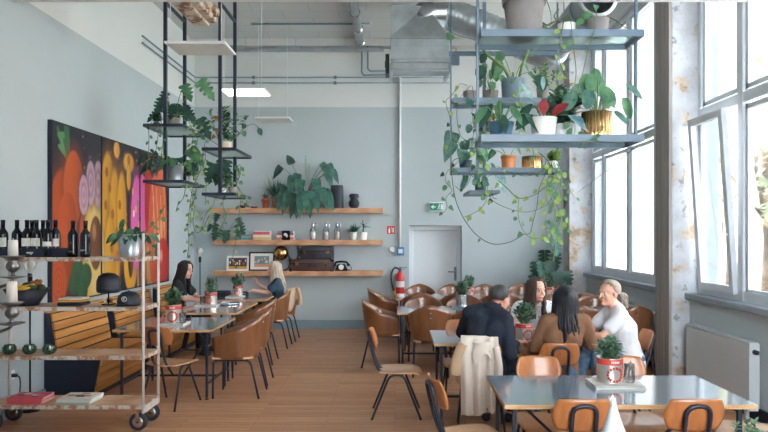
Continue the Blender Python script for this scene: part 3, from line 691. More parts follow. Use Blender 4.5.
# ------------------------------------------------------------------ outside: street seen through the windows, and daylight
def outside():
    b = MB(); b.box((63, 30, -.35), (118, 160, .1)); o = b.build('street', mottled('pavement', rgb(186, 186, 182), .1, .3, .9)); struct(o)
    M['foliage'] = leafmat('street_tree_leaves', rgb(168, 188, 178), rgb(214, 210, 172), .7, .4); M['bark'] = mottled('bark', rgb(96, 82, 70), .2, 9, .9)
    spots = [((9.0, 15.5), 1.0, 'yellowing street tree nearest the building beyond the near window'), ((11.5, 22), 1.2, 'leafy street tree beyond the far window'), ((9.5, 33), 1.1, 'small distant street tree along the pavement'), ((16.5, 24.5), 1.3, 'tall street tree in front of the pale house')]
    for (x, y), s, lab in spots:
        t = thing('street_tree', lab, 'tree', (x, y, -.3)); r = random.Random(int(x * 10))
        b = MB(); b.tube([(0, 0, 0), (.05, 0, 2 * s), (0, .1, 4.2 * s)], .16, 8, r1=.08)
        for k in range(5): a = k * 1.3; b.tube([(0, .05, 2.4 * s), (math.cos(a) * .7, math.sin(a) * .7, 3.4 * s), (math.cos(a) * 1.3, math.sin(a) * 1.3, 4.4 * s)], .06, 6, r1=.02)
        b.build('trunk', 'bark', t)
        b = MB()
        for k in range(900):
            a = r.uniform(0, 2 * PI); h = r.uniform(-1, 1); q = r.uniform(.45, 1) ** .5 * math.sqrt(1 - h * h) * (1 + .25 * math.sin(3 * a + 2 * h))
            p = V((q * math.cos(a) * 2.0 * s, q * math.sin(a) * 2.0 * s, 4.3 * s + h * 2.0 * s)); dd = V((r.gauss(0, 1), r.gauss(0, 1), r.gauss(0, .6)))
            b.leaf(p, dd, .28, .2, kind='oval', droop=.2)
        b.build('foliage', 'foliage', t)
    M['facade'] = mottled('facade_render', rgb(214, 200, 182), .05, .5, .9); M['facade2'] = mottled('brick_facade', rgb(190, 140, 110), .1, 2, .9); M['darkglass'] = mottled('dark_window', rgb(120, 138, 152), .1, 3, .2)
    for (x, y, w, dpt, h, mt, lab) in ((26, 44, 18, 8, 9, 'facade', 'pale rendered house across the street'), (42, 30, 10, 16, 12, 'facade2', 'brick house further along the street')):
        t = thing('house', lab, 'building', (x, y, -.3)); b = MB(); b.box((0, 0, h / 2), (w, dpt, h)); b.build('wall', mt, t)
        b = MB(); b.poly([(-w / 2 - .4, -dpt / 2 - .4, h), (w / 2 + .4, -dpt / 2 - .4, h), (0, -dpt / 2 - .4, h + 2.4)], (0, dpt + .8, 0)); b.build('roof', 'facade2', t)
        for i in range(4):
            for j in range(2 if h < 10 else 3):
                b = MB(); b.box((-w / 2 + (i + .5) * w / 4, -dpt / 2 - .03, 1.9 + 3 * j), (1.2, .1, 1.6)); f = b.build('window', 'white', t)
                b = MB(); b.box((-w / 2 + (i + .5) * w / 4, -dpt / 2 - .09, 1.9 + 3 * j), (1.0, .04, 1.4)); b.build('pane', 'darkglass', f)
    t = thing('fence', 'low white picket fence on the pavement outside', 'fence', (13, 27, -.3)); b = MB()
    for z in (.35, .95): b.box((0, 0, z), (14, .05, .1))
    b.build('rail', 'white', t)
    b = MB()
    for k in range(56): b.box((-6.9 + .25 * k, -.05, .6), (.1, .03, 1.2))
    b.build('pickets', 'white', t)
outside()
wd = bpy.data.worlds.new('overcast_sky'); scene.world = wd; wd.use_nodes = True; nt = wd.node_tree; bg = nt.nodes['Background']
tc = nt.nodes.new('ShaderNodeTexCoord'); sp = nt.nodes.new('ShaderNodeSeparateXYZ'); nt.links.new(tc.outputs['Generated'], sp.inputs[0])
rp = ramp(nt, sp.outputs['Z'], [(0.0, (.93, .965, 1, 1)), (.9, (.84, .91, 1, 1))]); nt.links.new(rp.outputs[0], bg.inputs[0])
m1 = nt.nodes.new('ShaderNodeMapRange'); m1.interpolation_type = 'SMOOTHSTEP'; m1.inputs['From Min'].default_value = .3; m1.inputs['From Max'].default_value = -.8; m1.inputs['To Min'].default_value = 2.6; m1.inputs['To Max'].default_value = 6.0   # sky strength raised behind the viewer to brighten the back wall
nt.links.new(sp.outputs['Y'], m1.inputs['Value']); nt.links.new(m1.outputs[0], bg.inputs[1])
sl = bpy.data.lights.new('sun', 'SUN'); sl.energy = 22; sl.angle = R(3); sl.color = (1, .96, .9); so_ = bpy.data.objects.new('sun', sl); COL.objects.link(so_); so_.rotation_euler = (R(12), R(-42), 0)
scene.view_settings.view_transform = 'Standard'; scene.view_settings.look = 'None'; scene.view_settings.gamma = 1; scene.view_settings.exposure = 1.6
scene.view_settings.use_curve_mapping = False
cy = scene.cycles
cy.max_bounces = 8; cy.diffuse_bounces = 5; cy.glossy_bounces = 3; cy.transparent_max_bounces = 16; cy.transmission_bounces = 4
cy.use_denoising = True; cy.sample_clamp_indirect = 6.0; cy.caustics_reflective = False; cy.caustics_refractive = False
try: cy.denoiser = 'OPENIMAGEDENOISE'; cy.denoising_input_passes = 'RGB_ALBEDO_NORMAL'
except Exception: pass
# ================================================================== furniture
def tub_chair():
    t = thing('tub_chair', 'walnut tub chair', 'chair')
    def sh(u, v, k):           # u along the wrap, v up
        a = (u - .5) * 2; s = abs(a); th = a * R(120)
        x = .265 * math.sin(th); y = -.25 * math.cos(th)
        if s > .75: x = math.copysign(.265 * math.sin(R(90)) - .03 * (s - .75) / .25, a); y = .24 * (s - .75) / .25
        top = .88 - .225 * s ** 1.25
        z = .415 + (top - .415) * v
        f = (.87 + .17 * v) * k
        return V((x * f, y * f - .02 * v, z))
    b = MB(); b.sheet(lambda u, v: sh(u, v, 1), 36, 8, .013, flip=False); b.build('shell', 'tub', t)
    b = MB()
    for z in (.72, .79):
        p = sh(.5, (z - .415) / .47, 1.0); b.cyl(p + V((0, -.004, 0)), p + V((0, .022, 0)), .011, 10)
    b.build('rivets', 'chrome', t)
    b = MB(); b.sheet(lambda u, v: V(((u - .5) * .43 * math.sqrt(max(0.05, 1 - (1.5 * max(0, .38 - v)) ** 2)), -.19 + .42 * v, .44 - .012 * math.sin(PI * u))), 10, 10, .02); b.build('seat', 'plyseat', t)
    b = MB()
    b.tube(bend_path([(-.19, .2, .405), (-.19, -.12, .405), (.19, -.12, .405), (.19, .2, .405)], .05), .011, 8); b.build('seat_frame', 'steel_dark', t)
    for x in (-1, 1):
        b = MB(); b.tube(bend_path([(x * .17, .15, .405), (x * .2, .22, .40), (x * .205, .225, .0)], .03), .0115, 8); b.build('leg', 'steel_dark', t)
        b = MB(); b.tube(bend_path([(x * .17, -.05, .405), (x * .19, -.17, .40), (x * .215, -.265, .0)], .06), .0115, 8); b.build('leg', 'steel_dark', t)
    return t
def school_chair(seatmat='plyseat'):
    t = thing('school_chair', 'plywood school chair', 'chair')
    def sq(u, v):
        a, c = 2 * u - 1, 2 * v - 1; return a * math.sqrt(1 - .26 * c * c), c * math.sqrt(1 - .26 * a * a)
    def seat(u, v):
        a, c = sq(u, v); z = .448 - .014 * math.cos(a * 1.4) * (1 - .5 * c) - (.03 * max(0, c - .55) ** 2 * 5) + .012 * max(0, -c - .4)
        return V((a * (.215 + .012 * c), c * .215 + .045, z))
    b = MB(); b.sheet(seat, 14, 14, .012); b.build('seat', seatmat, t)
    def back(u, v):
        a, c = sq(u, v); z = .735 + c * .098 + .012 * a * a * (c > 0) * c; y = -.232 - .03 * c + .038 * a * a
        return V((a * (.172 - .010 * abs(c)), y, z))
    b = MB(); b.sheet(back, 16, 10, .012); b.build('backrest', 'ply', t)
    b = MB(); w = .068
    b.tube(bend_path([(-w, .18, .418), (-w, -.15, .418), (-w, -.205, .56), (-w, -.262, .80), (w, -.262, .80), (w, -.205, .56), (w, -.15, .418), (w, .18, .418)], .068, 7), .0125, 8)
    b.build('back_frame', 'steel_dark', t)
    for x in (-1, 1):
        b = MB(); b.tube(bend_path([(x * .205, -.22, 0), (x * .165, -.05, .415), (x * .165, .08, .415), (x * .205, .245, 0)], .06, 6), .011, 8); b.build('leg_frame', 'steel_dark', t)
    b = MB(); b.cyl((-.165, -.02, .412), (.165, -.02, .412), .01); b.cyl((-.165, .07, .412), (.165, .07, .412), .01); b.build('cross_bar', 'steel_dark', t)
    return t
def table(label, x0, x1, y0, y1, z=.745, name='cafe_table', iny=.07, inx=.07):
    cx, cy = (x0 + x1) / 2, (y0 + y1) / 2; w, d = x1 - x0, y1 - y0
    t = thing(name, label, 'table', (cx, cy, 0), 0, 'laminate cafe tables')
    b = MB(); b.box((0, 0, z - .0125), (w, d, .025)); b.build('tabletop', 'plyedge', t)
    b = MB(); b.box((0, 0, z + .001), (w - .004, d - .004, .002)); b.build('laminate', 'lam', t)
    lx, ly = w / 2 - inx, d / 2 - iny
    for sx in (-1, 1):
        for sy in (-1, 1):
            b = MB(); b.box((sx * lx, sy * ly, (z - .025 + .025) / 2), (.024, .024, z - .05)); b.cyl((sx * lx, sy * ly, 0), (sx * lx, sy * ly, .03), .008); b.cyl((sx * lx, sy * ly, 0), (sx * lx, sy * ly, .008), .02); b.build('leg', 'steel_dark', t)
        
        for zz, ww in ((.16, .02), (z - .045, .03)): b = MB(); b.bar((sx * lx, -ly, zz), (sx * lx, ly, zz), ww); b.build('end_rail', 'steel_dark', t)
    for zz, ww in ((.16, .022), (z - .045, .03)): b = MB(); b.bar((-lx, 0, zz), (lx, 0, zz), ww); b.build('long_rail', 'steel_dark', t)
    for sx in (-1, 1):
        b = MB(); b.bar((sx * .06, 0, .17), (sx * (lx - .05), 0, z - .05), .018); b.build('brace', 'steel_dark', t)
    return t
TZ = .747
table('small glossy table nearest the trolley with front can planter', -2.96, -1.92, 6.70, 7.70)
table('second glossy table along the bench, behind the trolley table', -2.97, -2.02, 8.15, 9.42)
table('far glossy table where the woman with long blond hair sits', -2.97, -1.98, 9.77, 10.9, inx=.3)
table('long bright table in front with three plywood chairs along it', .645, 2.13, 3.76, 4.54)
table('table where the group of four people sits talking', .36, 1.9, 5.87, 6.67)
table('table behind the group with the silver can planter', .03, 1.52, 8.15, 8.9, iny=.24)
table('table by the far radiator behind the woman in white tee', 1.6, 3.1, 8.15, 8.9, iny=.24)
table('farthest table of the row in front of the door', .02, 1.5, 9.92, 10.75, iny=.24)
table('farthest table beside the windows at the back', 1.58, 3.06, 9.92, 10.75, iny=.24)
table('table just outside the picture carrying the white vase', .55, 2.1, 2.2, 2.98)

# ---- tub chairs
tub0 = tub_chair(); used = []
def tub(x, y, rz, label, group):
    if not used: used.append(1); tub0.location = (x, y, 0); tub0.rotation_euler = (0, 0, R(rz)); tub0['label'] = label; tub0['group'] = group; return tub0
    return dup(tub0, (x, y, 0), R(rz), label, group)
gl = 'walnut tub chairs along the glossy tables'
tub(-1.71, 7.0, 90, 'walnut tub chair nearest the trolley at the first glossy table', gl)
tub(-1.74, 7.57, 92, 'second walnut tub chair at the first glossy table', gl)
tub(-1.90, 8.75, 90, 'walnut tub chair at the second glossy table', gl)
tub(-1.90, 9.95, 90, 'walnut tub chair between the second table and the blond woman', gl)
tub(-1.88, 10.60, 90, 'walnut tub chair with a tan jacket over its back', gl)
gr = 'walnut tub chairs around the tables at the back'
tub(-.17, 8.56, -90, 'walnut tub chair at the near head of the back tables, seen from the side', gr)
tub(-.17, 10.38, -90, 'walnut tub chair at the farther head of the back tables, below the extinguisher', gr)
for row, yy, rz, xs, words_ in (
    ('near side', 8.04, 0, (.44, 1.02, 1.6, 2.3, 2.94), 'seen from behind at the table behind the group'),
    ('far side', 9.01, 180, (.40, .99, 1.62, 2.24, 2.83), 'facing us across the table behind the group'),
    ('near side far table', 9.81, 0, (.38, .97, 1.56, 2.16, 2.85), 'seen from behind at the farthest tables'),
    ('far side far table', 10.95, 180, (.42, 1.00, 1.58, 2.18, 2.78), 'facing us against the back wall')):
    ords = ['first', 'second', 'third', 'fourth', 'fifth']
    for i, x in enumerate(xs):
        tub(x, yy, rz + rnd.uniform(-5, 5), f'walnut tub chair {words_}, {ords[i]} from the aisle', gr)
# ---- school chairs
sch0 = school_chair(); used2 = []
def sch(x, y, rz, label, group='plywood school chairs around the tables'):
    if not used2: used2.append(1); sch0.location = (x, y, 0); sch0.rotation_euler = (0, 0, R(rz)); sch0['label'] = label; sch0['group'] = group; return sch0
    return dup(sch0, (x, y, 0), R(rz), label, group)
sch(.0, 6.22, -90, 'empty plywood school chair standing in the aisle, turned to the table')
sch(.47, 4.17, -78, 'plywood school chair at the aisle end of the front table')
sch(1.05, 3.79, 0, 'plywood school chair with its back to us at the front table, beside the white vase')
sch(1.68, 3.79, 0, 'plywood school chair with its back to us at the front table, near the radiator')
sch(2.40, 4.26, 72, 'plywood school chair at the window end of the front table')
sch(1.07, 4.57, 180, 'plywood school chair on the far side of the front table, beside the jacket')
sch(1.70, 4.57, 180, 'plywood school chair on the far side of the front table, behind the can planter')
sch(1.40, 5.60, -3, 'plywood school chair of the woman in the brown top')
sch(.76, 5.68, -6, 'plywood school chair hidden under the beige jacket')
sch(2.19, 6.12, 88, 'plywood school chair of the woman in the white tee')
sch(.70, 6.62, 180, 'empty pale school chair on the far side of the group table')
sch(1.50, 6.86, 185, 'plywood school chair of the woman facing us in white')
sch(-2.31, 6.56, -15, 'plywood school chair behind the trolley at the first glossy table')

# ---- bench along the left wall
def bench(label, y0, y1):
    L = y1 - y0; t = thing('slatted_bench', label, 'bench', (XL, y0, 0), 0, 'slatted oak benches along the wall'); O = -XL
    prof_back = [(-3.565, .445), (-3.635, .90)]
    n = 5
    for k in range(n):
        a = V((-3.548, 0, .46)).lerp(V((-3.625, 0, .915)), k / n); c = V((-3.548, 0, .46)).lerp(V((-3.625, 0, .915)), (k + .86) / n)
        b = MB(); d = (c - a).normalized(); nn = V((d.z, 0, -d.x)) * .02
        b.poly([(a.x + O, .02, a.z), (c.x + O, .02, c.z), (c.x + O - nn.x, .02, c.z - nn.z), (a.x + O - nn.x, .02, a.z - nn.z)], (0, L - .04, 0)); b.build('back_slat', 'bench', t)
    for k in range(5):
        x0 = -3.53 + k * .09; b = MB(); b.box((x0 + .04 + O, L / 2, .44), (.08, L - .04, .022)); b.build('seat_slat', 'bench', t)
    for k in range(4):
        a = V((-3.085, 0, .44)).lerp(V((-3.165, 0, .06)), k / 4); c = V((-3.085, 0, .44)).lerp(V((-3.165, 0, .06)), (k + .90) / 4)
        b = MB(); b.poly([(a.x + O, .02, a.z), (a.x + O - .02, .02, a.z), (c.x + O - .02, .02, c.z), (c.x + O, .02, c.z)], (0, L - .04, 0)); b.build('front_slat', 'bench', t)
    for yy in (0, L - .022):
        b = MB(); b.poly([(.005, yy, 0), (O - 3.19, yy, 0), (O - 3.11, yy, .425), (O - 3.57, yy, .43), (O - 3.65, yy, .915), (.005, yy, .915)], (0, .022, 0)); b.build('end_panel', 'navy', t)
    b = MB(); b.box((.04, L / 2, .925), (.075, L, .02)); b.build('top_ledge', 'bench', t)
    b = MB(); b.poly([(O - 3.20, .03, 0.001), (O - 3.125, .03, .42), (O - 3.58, .03, .42), (O - 3.58, .03, .001)], (0, L - .06, 0)); b.poly([(O - 3.59, .03, .43), (O - 3.66, .03, .9), (.01, .03, .9), (.01, .03, .43)], (0, L - .06, 0)); b.build('inner_box', 'navy', t)
bench('slatted oak bench nearest the trolley, dark end panel showing', 6.74, 8.02)
bench('middle slatted oak bench along the wall', 8.20, 9.50)
bench('far slatted oak bench behind the woman in black', 9.76, 10.95)

# ---- trolley
TX0, TX1, TY0, TY1 = -3.63, -2.23, 5.67, 6.03
def trolley():
    t = thing('shelf_trolley', 'chipped white metal trolley with four wooden shelves on castors', 'trolley', ((TX0 + TX1) / 2, (TY0 + TY1) / 2, 0))
    w, d = TX1 - TX0, TY1 - TY0
    for sx in (-1, 1):
        for sy in (-1, 1):
            zt = 1.755 if sx > 0 else 1.60
            b = MB(); b.tube([(sx * (w / 2), sy * (d / 2), .2), (sx * (w / 2), sy * (d / 2), zt)], .013, 8); b.build('post', 'chipped', t)
    b = MB(); b.cyl((w / 2, -d / 2, 1.75), (w / 2, d / 2, 1.75), .011); b.build('top_rail', 'rust', t)
    for z in (.225, .662, 1.096, 1.535):
        b = MB(); b.box((0, 0, z - .006), (w - .03, d - .006, .022)); b.build('shelf_board', 'board', t)
        b = MB()
        for sy in (-1, 1): b.box((0, sy * d / 2, z - .01), (w, .012, .034))
        for sx in (-1, 1): b.box((sx * w / 2, 0, z - .01), (.012, d, .034))
        b.build('shelf_edge', 'chippededge', t)
    for sx in (-1, 1):
        b = MB(); b.box((sx * w / 2, 0, .19), (.014, d + .02, .06)); b.build('end_rail', 'chipped', t)
        for sy in (-1, 1):
            x, y = sx * (w / 2 - .055), sy * (d / 2 - .03)
            b = MB(); b.box((x, y, .185), (.08, .07, .018)); b.bar((x - .0, y - .028, .18), (x, y - .028, .075), .03, .006); b.bar((x, y + .028, .18), (x, y + .028, .075), .03, .006); c = b.build('castor', 'rust', t)
            b = MB(); pr = [(.03, -.02), (.058, -.022), (.074, -.018), (.08, -.008), (.08, .008), (.074, .018), (.058, .022), (.03, .02)]
            b.T = Matrix.Translation((x, y, .08)) @ Matrix.Rotation(PI / 2, 4, 'X'); b.lathe(pr, seg=24); b.build('wheel', 'rubber', c)
            b = MB(); b.T = Matrix.Translation((x, y, .08)) @ Matrix.Rotation(PI / 2, 4, 'X'); b.lathe([(.0, -.024), (.045, -.024), (.05, -.02), (.05, .02), (.045, .024), (0, .024)], seg=20); b.lathe([(0, -.031), (.012, -.031), (.012, .031), (0, .031)], seg=10); b.build('hub', 'chrome', c)
trolley()
SH = {k: z + .0055 for k, z in (('top', 1.535), ('mid', 1.096), ('low', .662), ('base', .225))}

# ---- wooden wall shelves
WS = {}
for nm, px0, px1, py, lab in (('a', 211, 383, 208, 'top floating oak shelf on the back wall with the big plant'), ('b', 213, 383, 240, 'middle floating oak shelf with books and soda siphons'), ('c', 213, 383, 271, 'bottom floating oak shelf with suitcases and framed pictures')):
    p0 = P(px0, py, 11.54); p1 = P(px1, py, 11.54)
    t = thing('floating_shelf', lab, 'shelf', ((p0.x + p1.x) / 2, YB, p0.z)); b = MB(); b.box((0, -.13, -.045), (p1.x - p0.x, .26, .09)); b.build('board', 'shelfwood', t, bevel=.004)
    b = MB(); b.box((0, -.006, -.045), (p1.x - p0.x - .2, .012, .05)); b.build('wall_bracket', 'steel_dark', t)
    WS[nm] = p0.z

# ---- hanging steel shelves
def hang_left():
    for px, lab, shelves, w in ((165.4, 'dark steel hanging plant shelf with the silver planter, beside the mural', (3.03, 2.37), .46), (220.2, 'dark steel hanging plant shelf with the cream pot, in front of the oak shelves', (2.75, 2.22), .38)):
        x = P(px, 0, 7.6).x; t = thing('hanging_plant_shelf', lab, 'shelf', (x, 7.95, 0), 0, 'hanging plant shelves')
        for y in (-.35, .35): b = MB(); b.box((0, y, (ZC + shelves[-1]) / 2), (.038, .038, ZC - shelves[-1])); b.build('post', 'steel_dark', t)
        b = MB(); b.box((0, 0, 4.5), (.03, .66, .03)); b.build('tie_bar', 'steel_dark', t)
        for z in shelves:
            b = MB()
            for y in (-.42, .42): b.box((0, y, z), (w, .03, .035))
            for xx in (-w / 2, w / 2): b.box((xx, 0, z), (.02, .84, .035))
            f = b.build('shelf_frame', 'steel_dark', t)
            b = MB(); b.box((0, 0, z + .005), (w - .02, .82, .015)); b.build('shelf_panel', 'glassshelf', f)
def frosted():
    m = bpy.data.materials.new('frosted_glass_shelf'); m.use_nodes = True; nt = m.node_tree
    for n in list(nt.nodes): nt.nodes.remove(n)
    o = nt.nodes.new('ShaderNodeOutputMaterial'); a = nt.nodes.new('ShaderNodeBsdfTranslucent'); c = nt.nodes.new('ShaderNodeBsdfTransparent'); d = nt.nodes.new('ShaderNodeBsdfPrincipled'); x1 = nt.nodes.new('ShaderNodeMixShader'); x2 = nt.nodes.new('ShaderNodeMixShader')
    a.inputs[0].default_value = rgb(236, 246, 244); c.inputs[0].default_value = rgb(226, 240, 238); d.inputs['Base Color'].default_value = rgb(220, 232, 232); d.inputs['Roughness'].default_value = .2
    x1.inputs[0].default_value = .72; x2.inputs[0].default_value = .12
    nt.links.new(a.outputs[0], x1.inputs[1]); nt.links.new(c.outputs[0], x1.inputs[2]); nt.links.new(x1.outputs[0], x2.inputs[1]); nt.links.new(d.outputs[0], x2.inputs[2]); nt.links.new(x2.outputs[0], o.inputs[0]); return m
M['glassshelf'] = frosted()
hang_left()
def hang_right():
    for (px0, px1, Y, lab) in ((481, 644, 5.0, 'near blue-grey hanging shelf unit with the concrete pot and gold planter'), (452.5, 561, 7.5, 'farther blue-grey hanging shelf unit with the terracotta pot')):
        x0, x1 = P(px0, 0, Y).x, P(px1, 0, Y).x; cx = (x0 + x1) / 2; w = x1 - x0; dp = .36
        t = thing('hanging_plant_shelf', lab, 'shelf', (cx, Y + dp / 2, 0), 0, 'hanging plant shelves')
        for s in (-1, 1): b = MB(); b.box((s * (w / 2 + .004), 0, (ZC + 2.49) / 2), (.018, .03, ZC - 2.49)); b.build('post', 'steel_blue', t)
        for z in (3.32, 2.5):
            b = MB()
            for y in (-dp / 2, dp / 2): b.box((0, y, z), (w, .02, .055))
            for s in (-1, 1): b.box((s * (w / 2 - .012), 0, z), (.02, dp, .055))
            f = b.build('shelf_frame', 'steel_blue', t)
            b = MB(); b.box((0, 0, z + .015), (w - .03, dp - .02, .012)); b.build('shelf_panel', 'glassshelf', f)
    x = P(490, 0, 7.5).x; t = thing('hanging_plant_shelf', 'small blue-grey hanging shelf low behind the farther unit', 'shelf', (x, 8.3, 0), 0, 'hanging plant shelves')
    for y in (-.32, .32): b = MB(); b.box((0, y, (ZC + 2.27) / 2), (.04, .04, ZC - 2.27)); b.build('post', 'steel_blue', t)
    for z in (2.92, 2.275):
        b = MB()
        for y in (-.38, .38): b.box((0, y, z), (.36, .03, .035))
        for xx in (-.18, .18): b.box((xx, 0, z), (.02, .76, .035))
        f = b.build('shelf_frame', 'steel_blue', t); b = MB(); b.box((0, 0, z + .005), (.34, .74, .015)); b.build('shelf_panel', 'glassshelf', f)
    b = MB(); b.bar((-.42, -.1, 4.06), (.95, -.1, 4.06), .05); b.build('cross_rail', 'steel_blue', t)
hang_right()
def bulbglass():
    m = bpy.data.materials.new('hazy_bulb_glass'); m.use_nodes = True; nt = m.node_tree
    for n in list(nt.nodes): nt.nodes.remove(n)
    o = nt.nodes.new('ShaderNodeOutputMaterial'); a = nt.nodes.new('ShaderNodeBsdfTransparent'); d = nt.nodes.new('ShaderNodeBsdfPrincipled'); x = nt.nodes.new('ShaderNodeMixShader')
    d.inputs['Base Color'].default_value = rgb(228, 226, 218); d.inputs['Roughness'].default_value = .1; x.inputs[0].default_value = .34
    nt.links.new(a.outputs[0], x.inputs[1]); nt.links.new(d.outputs[0], x.inputs[2]); nt.links.new(x.outputs[0], o.inputs[0]); return m
M['bulbglass'] = bulbglass()
# ================================================================== things on shelves, trolley and tables
# ---- trolley: wine
def bottle():
    t = thing('wine_bottle', 'dark wine bottle', 'bottle')
    b = MB(); b.lathe([(0, .004), (.03, 0), (.0365, .006), (.0375, .03), (.0375, .185), (.034, .205), (.02, .228), (.0145, .245), (.014, .3), (.0, .3)], seg=18); b.build('bottle_glass', 'winebottle', t)
    b = MB(); b.lathe([(.015, .25), (.0152, .29), (.0165, .292), (.0165, .306), (.014, .312), (0, .312)], seg=16); b.build('capsule', 'ink', t)
    return t
def labelpart(t, z0, z1, half=1.15):
    b = MB(); n = 12; vs = []; fs = []
    for i in range(n + 1):
        a = -PI / 2 - half + 2 * half * i / n
        for z in (z0, z1): vs.append((.0381 * math.cos(a), .0381 * math.sin(a), z))
    for i in range(n): fs.append((2 * i, 2 * i + 2, 2 * i + 3, 2 * i + 1))
    b._add(vs, fs, 0, True); return b.build('paper_label', 'paper', t)
YB_ = 5.82
def tx(px, y=YB_): return P(px, 0, y).x
def bottle_(f=bottle):
    t = f(); t.scale = (1.18, 1.18, 1.06); return t
bottle = bottle_
b0 = bottle(); b0.location = (tx(73, 5.80), 5.80, SH['top']); tag(b0, 'dark wine bottle without white label, first right of the tray', 'bottle', 'wine bottles on the trolley')
o = MB(); o.ball((0, -.0375, .12), (.006, .002, .012), seg=8, rings=6); o.box((0, -.0378, .05), (.045, .002, .006)); 
mk = o.build('gold_print', 'brass', b0)
b1 = bottle(); b1.location = (tx(85.5, 5.80), 5.80, SH['top']); tag(b1, 'dark wine bottle with small grey print, next to the silver planter', 'bottle', 'wine bottles on the trolley')
o = MB(); o.box((0, -.0378, .06), (.04, .002, .012)); o.build('grey_print', 'skirt', b1)
for px, y, lab, z0, z1 in ((3, 5.84, 'white labelled wine bottle at the far end of the trolley top, behind the candle', .08, .16), (27, 5.84, 'first white labelled wine bottle in the first black tray', .085, .155), (36.5, 5.84, 'second white labelled wine bottle in the first black tray', .085, .155), (48, 5.82, 'wine bottle with a low white label in the second black tray', .085, .125), (55.5, 5.86, 'narrow labelled wine bottle at the edge of the second black tray', .085, .15)):
    w = bottle(); w.location = (tx(px, y), y, SH['top'] + .008); tag(w, lab, 'bottle', 'wine bottles on the trolley'); labelpart(w, z0, z1)
for px, y, lab in ((17, 5.86, 'tall dark wine bottle behind the pewter candle holder'), (32, 5.935, 'dark wine bottle standing behind the first two labelled ones'), (43, 5.935, 'dark wine bottle standing behind the low labelled one')):
    dup(b1, (tx(px, y), y, SH['top'] + .008), 0, lab)
for px0, px1, lab in ((-4, 21.5, 'black bottle tray at the wall end of the trolley top'), (22, 51, 'black bottle tray holding the two white labelled bottles'), (51.5, 67, 'black bottle tray standing next to the unlabelled bottles')):
    xa, xb = tx(px0, 5.78), tx(px1, 5.78); xa = max(xa, -3.6)
    t = thing('bottle_tray', lab, 'tray', ((xa + xb) / 2, 5.88, SH['top'])); w = xb - xa; b = MB(); b.box((0, 0, .003), (w, .2, .006))
    for s in (-1, 1): b.box((0, s * .098, .04), (w, .004, .08)); b.box((s * (w / 2 - .002), 0, .04), (.004, .2, .08))
    b.build('tray_body', 'navy', t)
    if px0 == 22:
        b = MB(); b.box((-.06, -.1005, .04), (.06, .001, .014)); b.box((-.05, -.1005, .028), (.012, .001, .012)); b.build('printed_mark', 'paper', t)
# ---- trolley: middle shelves
t = thing('fruit_bowl', 'wide black bowl of fruit on the trolley shelf', 'bowl', (-3.36, 5.84, SH['mid'])); b = MB()
b.lathe([(0, .0), (.1, .0), (.11, .02), (.19, .15), (.185, .15), (.1, .03), (0, .025)], seg=32); b.build('bowl_body', 'black', t)
bz = SH['mid'] + .125
def fruit(name, label, cat, mat, build, group): o = build(); o = o.build(name, mat); tag(o, label, cat, group); return o
for i, (dy, dz, lab) in enumerate(((-.07, .02, 'yellow banana lying at the front of the black fruit bowl'), (-.03, .045, 'yellow banana lying higher up in the black fruit bowl'))):
    b = MB(); b.tube(smooth_path([(-.11, 0, .03), (-.05, -.01, .0), (.03, -.01, -.002), (.11, .0, .02)]), .018, 8, rfun=lambda q: .006 + .014 * math.sin(PI * min(1, max(0, q))) ** .6); o = b.build('banana', 'banana'); o.location = (-3.4 + .02 * i, 5.84 + dy, bz + dz); tag(o, lab, 'fruit', 'fruit in the black bowl')
for i, (dx, dy, dz, lab) in enumerate(((-.01, .02, .05, 'dark green avocado in the middle of the fruit bowl'), (.06, -.03, .035, 'dark green avocado near the rim of the fruit bowl'), (.1, .05, .03, 'dark green avocado at the aisle end of the bowl'))):
    b = MB(); b.ball((0, 0, 0), (.045, .034, .034)); o = b.build('avocado', 'avocado', loc=(-3.36 + dx, 5.84 + dy, bz + dz)); tag(o, lab, 'fruit', 'fruit in the black bowl')
for i, (dx, dy, lab) in enumerate(((.045, .03, 'knobbly brown piece on top of the fruit bowl'), (.1, -.01, 'brown piece sticking out at the bowl rim'))):
    b = MB(); b.ball((0, 0, 0), (.04, .02, .022)); b.ball((.03, 0, .015), (.02, .018, .02)); o = b.build('ginger_root', 'bread', loc=(-3.36 + dx, 5.84 + dy, bz + .075)); tag(o, lab, 'fruit', 'fruit in the black bowl')
for k, (m, dz, hgt, lab) in enumerate((('navy', 0, .03, 'dark folded cloth at the bottom of the trolley stack'), ('yellowp', .032, .02, 'mustard folded cloth in the middle of the trolley stack'), ('paper', .054, .016, 'white folded cloth on top of the trolley stack'))):
    b = MB(); b.rbox((0, 0, hgt / 2), (.225 - .008 * k, .17, hgt), .008, n=3); o = b.build('folded_cloth', m, loc=(P(74, 0, 5.85).x, 5.85, SH['mid'] + dz)); tag(o, lab, 'cloth', 'folded cloths on the trolley')
t = thing('hat_stand', 'small black stand carrying the beanie', 'stand', (P(108.5, 0, 5.86).x, 5.86, SH['mid'])); b = MB(); b.box((0, 0, .006), (.09, .09, .012)); b.cyl((0, 0, .01), (0, 0, .2), .006); b.build('stand_rod', 'ink', t)
b = MB(); b.ball((0, 0, .205), (.045, .045, .02)); b.build('hat_rest', 'ink', t)
t = thing('beanie', 'black knitted beanie on its little stand', 'hat', (P(108.5, 0, 5.86).x, 5.86, SH['mid'] + .115)); b = MB(); b.lathe([(.088, .0), (.1, .012), (.103, .05), (.104, .07), (.1, .11), (.084, .15), (.05, .175), (0, .182)], seg=40, cap=False, ribs=20, ribd=.012); b.lathe([(.09, .0), (.088, .1), (.06, .14), (0, .165)], seg=24, cap=False); b.build('knit', 'black', t)
b = MB(); b.lathe([(.09, -.002), (.1, .006), (.106, .046), (.1, .052)], seg=40, cap=False, ribs=20, ribd=.012); b.build('turned_cuff', 'black', t)
